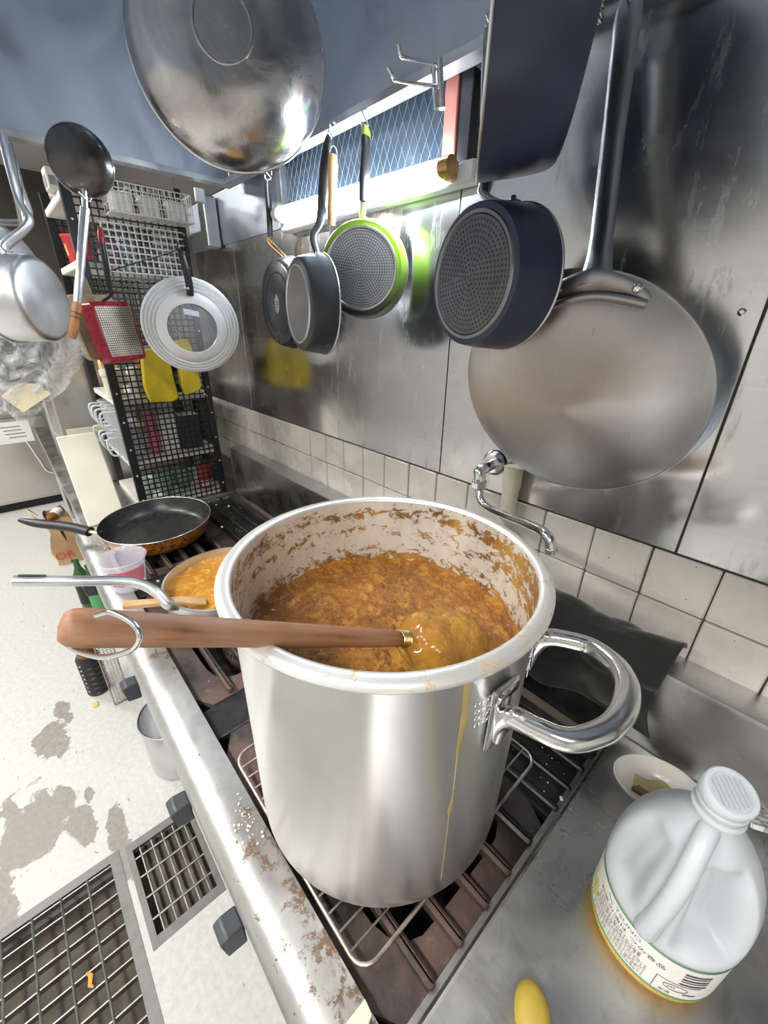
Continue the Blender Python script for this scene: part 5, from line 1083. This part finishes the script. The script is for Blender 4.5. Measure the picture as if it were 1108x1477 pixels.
    # rail on the gutter they hang from
    mb = MB(); mb.tube([(-1.45, -.16, 1.872), (-1.45, .16, 1.872)], .005, 10); mb.tube([(-1.45, -.15, 1.872), (-1.57, -.15, 1.905)], .004, 8); mb.tube([(-1.45, .15, 1.872), (-1.57, .15, 1.905)], .004, 8); single('hanging_rail', mb, 'dull_aluminium', 'short steel rail under the hood gutter holding the saucepans', 'rail')
    # bagged wok
    n = Vector((.93, -.30, .1)).normalized(); c = Vector((-1.68, .017, 1.472)); M = frame(c, n)
    t = thing('hanging_wok', 'black wok hanging inside a crumpled clear plastic bag', 'wok', M); R = .157
    prof = [(0, .035)]+[(R*math.sin(q*PI/20), .035*math.cos(q*PI/20)) for q in range(1, 11)]
    mb = MB(); mb.lathe(prof+[(r-.001, z-.003) for r, z in prof[:0:-1]], 64); part('wok_shell', mb, 'black_coat', t, 60)
    mb = MB(); mb.tube([(0, R-.005, 0), (0, R+.1, -.01), (0, R+.2, -.02)], .008, 10); part('handle', mb, 'black_plastic', t, 60)
    random.seed(5)
    def bag(u, v):
        a = PI*(1.10+.95*u) if False else 2*PI*u
        rr_ = (R+.012+.02*abs(math.sin(5*a)))*(v**.7)
        x, y = rr_*math.cos(a), rr_*math.sin(a)
        low = max(0, -math.sin(a)); x += .035*low*v*math.cos(3*a); y -= .085*low**2*v**3*(1+.25*math.sin(8*a)); x += .03*max(0, math.cos(a+.5))**3*v**3
        return (x, y, .052*(1-v**2)+.006*math.sin(9*a+4*v)*v+.006*math.sin(30*v+5*a))
    mb = MB(); mb.grid(bag, 72, 20); o = part('plastic_bag', mb, 'clear_bag', t, 60)
    mb = MB(); mb.prism([(.02, -.235), (.10, -.185), (.075, -.155), (.03, -.15), (-.02, -.185)], .012, .016, Matrix.Identity(4)); part('bag_fold', mb, plain('yellowed_film', (.66, .58, .40), .35, 0, 20, .2), t, 30)
    # white cord
    mb = MB(); mb.tube(smooth_path([onx(20, 618, -2.33), onx(26, 650, -2.33), onx(33, 680, -2.33), onx(45, 689, -2.33), onx(80, 692, -2.33)], 6), .003, 6); 
build_utensils()
# ------------------------------------------------------------------ far counter and floor things
def build_far():
    t = thing('far_counter', 'stainless counter continuing past the stove towards the far cabinets', 'counter', Vector((-2.8, .43, 0)))
    mb = MB(); mb.box((-2.92, .425, .742), (2.16, .68, .016), bev=.003); part('top', mb, 'bench_steel', t, 30, world=True)
    mb = MB(); mb.box((-2.92, .094, .712), (2.16, .012, .07), bev=.003); part('apron', mb, 'dull_aluminium', t, 30, world=True)
    for x in (-1.9, -2.9, -3.95):
        for y in (.13, .72): mb = MB(); mb.tube([(x, y, 0), (x, y, .735)], .019, 12); part('leg', mb, 'dull_aluminium', t, world=True)
    mb = MB(); mb.box((-2.92, .46, .18), (2.1, .55, .02)); part('lower_shelf', mb, 'bench_steel', t, 0, world=True)
    # chopping board leaning back
    A = Vector((-1.835, 0, .7515)); Bt = Vector((-2.03, 0, 1.075)); d = (Bt-A).normalized(); M = frame(A, Vector((d.z, 0, -d.x)), d)
    t = thing('chopping_board', 'large cream plastic chopping board leaning behind the frying pan', 'chopping board', M)
    L = (Bt-A).length; mb = MB(); sg = 1 if (M.to_3x3() @ Vector((1, 0, 0))).y > 0 else -1
    mb.box((sg*.166, L/2, -.009), (.132, L, .018), bev=.004); part('board', mb, 'cream_board', t, 30)
    # steel cabinet on the counter
    t = thing('steel_cabinet', 'dull stainless cabinet standing on the far counter behind the chopping board', 'cabinet', Vector((-2.7, .4, .75)))
    mb = MB(); mb.box((-2.75, .44, 1.075), (.80, .60, .65), bev=.006); part('carcass', mb, 'far_steel', t, 30, world=True)
    mb = MB(); mb.box((-2.346, .44, 1.02), (.006, .56, .03), bev=.002); part('trim_strip', mb, 'cream_board', t, 30, world=True)
    mb = MB(); mb.tube([(-2.42, .13, 1.0), (-2.42, .118, 1.02), (-2.42, .118, 1.2), (-2.42, .13, 1.22)], .005, 8); part('handle', mb, 'dull_aluminium', t, world=True)
    # far cabinets
    t = thing('far_cabinet', 'low stainless cabinet at the far end of the kitchen with a taped paper notice', 'cabinet', Vector((-4.7, -.6, 0)))
    mb = MB(); mb.box((-4.785, -.55, .43), (.76, 1.5, .72), bev=.006); part('carcass', mb, 'far_steel', t, 30, world=True)
    mb = MB(); mb.box((-4.775, -.55, .81), (.80, 1.56, .04), bev=.006); part('top', mb, 'far_steel', t, 30, world=True)
    mb = MB(); mb.box((-4.78, -.55, .035), (.70, 1.46, .06)); part('gap_shade', mb, 'dark_gap', t, 0, world=True)  # near-black block in place of the shaded gap under the cabinet
    for y in (-.90, -.17):
        mb = MB(); mb.box((-4.402, y+.0, .43), (.012, .70, .68), bev=.004); dr = part('door', mb, 'far_steel', t, 30, world=True)
        mb = MB(); mb.tube([(-4.39, y-.28, .55), (-4.37, y-.28, .55), (-4.37, y-.28, .70), (-4.39, y-.28, .70)], .006, 8); part('handle', mb, 'dull_aluminium', dr, world=True)
    mb = MB(); mb.box((-4.3945, -.05, .655), (.002, .25, .17)); pp = part('notice', mb, 'white_plastic', t, 0, world=True)
    for k in range(4):
        mb = MB(); mb.box((-4.393, -.05+.01*k, .70-.028*k), (.001, .13-.02*(k % 2), .008)); part('notice_line', mb, 'grey_label', pp, 0, world=True)
    mb = MB(); mb.tube(smooth_path([Vector((-4.39, .02, .58)), Vector((-4.37, .06, .40)), Vector((-4.37, .09, .30)), Vector((-4.38, .18, .26)), Vector((-4.38, .30, .25))], 6), .006, 6); single('power_cord', mb, 'white_plastic', 'white cord hanging across the far cabinet door', 'cord', smooth=60)
    # paper bag and bottles on the floor
    t = thing('paper_bag', 'brown paper bag with red lettering on the floor beside the counter', 'bag', Vector((-3.27, .03, 0)))
    mb = MB(); mb.grid(lambda u, v: ((-3.27+(.13-.02*v)*max(-1, min(1, 1.5*math.cos(2*PI*u)))+.012*math.sin(14*u+6*v), .03+(.085-.03*v)*max(-1, min(1, 1.5*math.sin(2*PI*u)))+.010*math.sin(17*u-8*v), .32*v+.008*math.sin(20*u)*v)), 40, 12); part('bag_body', mb, 'kraft', t, 50, world=True)
    mb = MB(); mb.tube(smooth_path([(-3.22, -.06, .31), (-3.2, -.085, .36), (-3.25, -.10, .39), (-3.31, -.09, .36), (-3.32, -.06, .31)], 5), .004, 6); part('bag_handle', mb, 'pale_wood', t, 60, world=True)
    v, f = text_mesh('OR', .075, .0); mb = MB(); mb.add([(-3.120, -.05+x, .05+y) for x, y, z in v], f); part('red_lettering', mb, 'red_ink', t, 0, world=True)
    for i, (x, y, lb) in enumerate(((-2.50, .035, 'dark green glass bottle on the floor beside the paper bag'), (-2.40, .075, 'second dark green glass bottle standing just under the counter'))):
        t = thing('glass_bottle', lb, 'bottle', Vector((x, y, 0))); mb = MB(); mb.lathe([(0, 0), (.037, 0), (.039, .004), (.039, .19), (.033, .225), (.016, .27), (.014, .30), (.015, .302), (.015, .315), (0, .315)], 32); part('glass', mb, 'green_glass', t, 50)
        mb = MB(); mb.lathe([(.0395, .05), (.0395, .16)], 32); part('label', mb, 'label_green' if i else 'black_paint', t, 60)
    t = thing('sauce_bottle', 'white-labelled bottle lying on top of the paper bag', 'bottle', Matrix.Translation((-3.19, .02, .335)) @ Matrix.Rotation(1.1, 4, 'Z') @ Matrix.Rotation(PI/2, 4, 'X'))
    mb = MB(); mb.lathe([(0, -.08), (.03, -.08), (.032, -.07), (.032, .03), (.014, .06), (.013, .09), (0, .09)], 28); part('bottle_body', mb, 'amber', t, 50); mb = MB(); mb.lathe([(.0324, -.06), (.0324, .02)], 28); part('label', mb, 'white_plastic', t, 60)
    # black ribbed bottle near the stove leg
    t = thing('ribbed_bottle', 'black ribbed bottle with amber neck on the floor before the range', 'bottle', Vector((-1.81, -.045, 0)))
    prof = [(0, 0), (.042, 0), (.044, .004)]
    for k in range(6): prof += [(.044, .012+.028*k), (.0405, .016+.028*k), (.0405, .022+.028*k), (.044, .026+.028*k)]
    prof += [(.044, .19), (.036, .205), (0, .205)]
    mb = MB(); mb.lathe(prof, 36); part('ribbed_sleeve', mb, 'black_plastic', t, 40); mb = MB(); mb.lathe([(.034, .204), (.030, .23), (.022, .30), (.02, .33), (0, .33)], 28); part('neck', mb, 'amber', t, 60)
    for k in range(7):
        mb = MB(); mb.lathe([(0, .001), (.003, .0008), (.0032, -.002)], 8, frame((.0445*math.cos(-.9), .0445*math.sin(-.9), .03+.024*k), (math.cos(-.9), math.sin(-.9), 0))); part('white_dot', mb, 'white_plastic', t, 0)
    # wire tray standing on edge
    t = thing('wire_tray', 'narrow grey wire-mesh tray standing on edge against the range', 'tray', Vector((-1.665, .03, 0)))
    ya, yb, x = -.012, .046, -1.665
    mb = MB(); mb.tube([(x, ya, .004), (x, yb, .004), (x, yb, .47), (x, ya, .47)], .003, 6, closed=True); part('frame', mb, 'wire_steel', t, 60, world=True)
    for k in range(42): mb = MB(); mb.tube([(x, ya, .012+.011*k), (x, yb, .012+.011*k)], .0016, 5); part('cross_wire', mb, 'wire_steel', t, 60, world=True)
    for k in range(1, 5): y = ya+(yb-ya)*k/5; mb = MB(); mb.tube([(x+.003, y, .004), (x+.003, y, .47)], .0012, 5); part('long_wire', mb, 'wire_steel', t, 60, world=True)
    # steel pot on the floor under the rail
    t = thing('steel_pot', 'tall plain steel pot standing on the floor under the stove rail', 'pot', Vector((-1.255, .138, 0))); R = .11; H = .225
    mb = MB(); mb.lathe([(0, 0), (R-.008, 0), (R, .01), (R, H-.004), (R+.004, H), (R+.001, H+.003), (R-.003, H), (R-.003, .01), (0, .004)], 64); part('pot_body', mb, 'dull_aluminium', t, 40)
    for s in (-1, 1): mb = MB(); mb.tube(smooth_path([(s*R, -.03, H-.04), (s*(R+.03), -.028, H-.038), (s*(R+.03), .028, H-.038), (s*R, .03, H-.04)], 5), .004, 8); part('handle', mb, 'dull_aluminium', t, 60)
    mb = MB(); p = onz(138, 1016, .004); mb.box((0, 0, .003), (.03, .02, .006), Matrix.Translation((p.x, p.y, 0)), bev=.002); single('food_scrap', mb, 'straw', 'small yellow food scrap on the floor beside the ribbed bottle', 'scrap')
build_far()
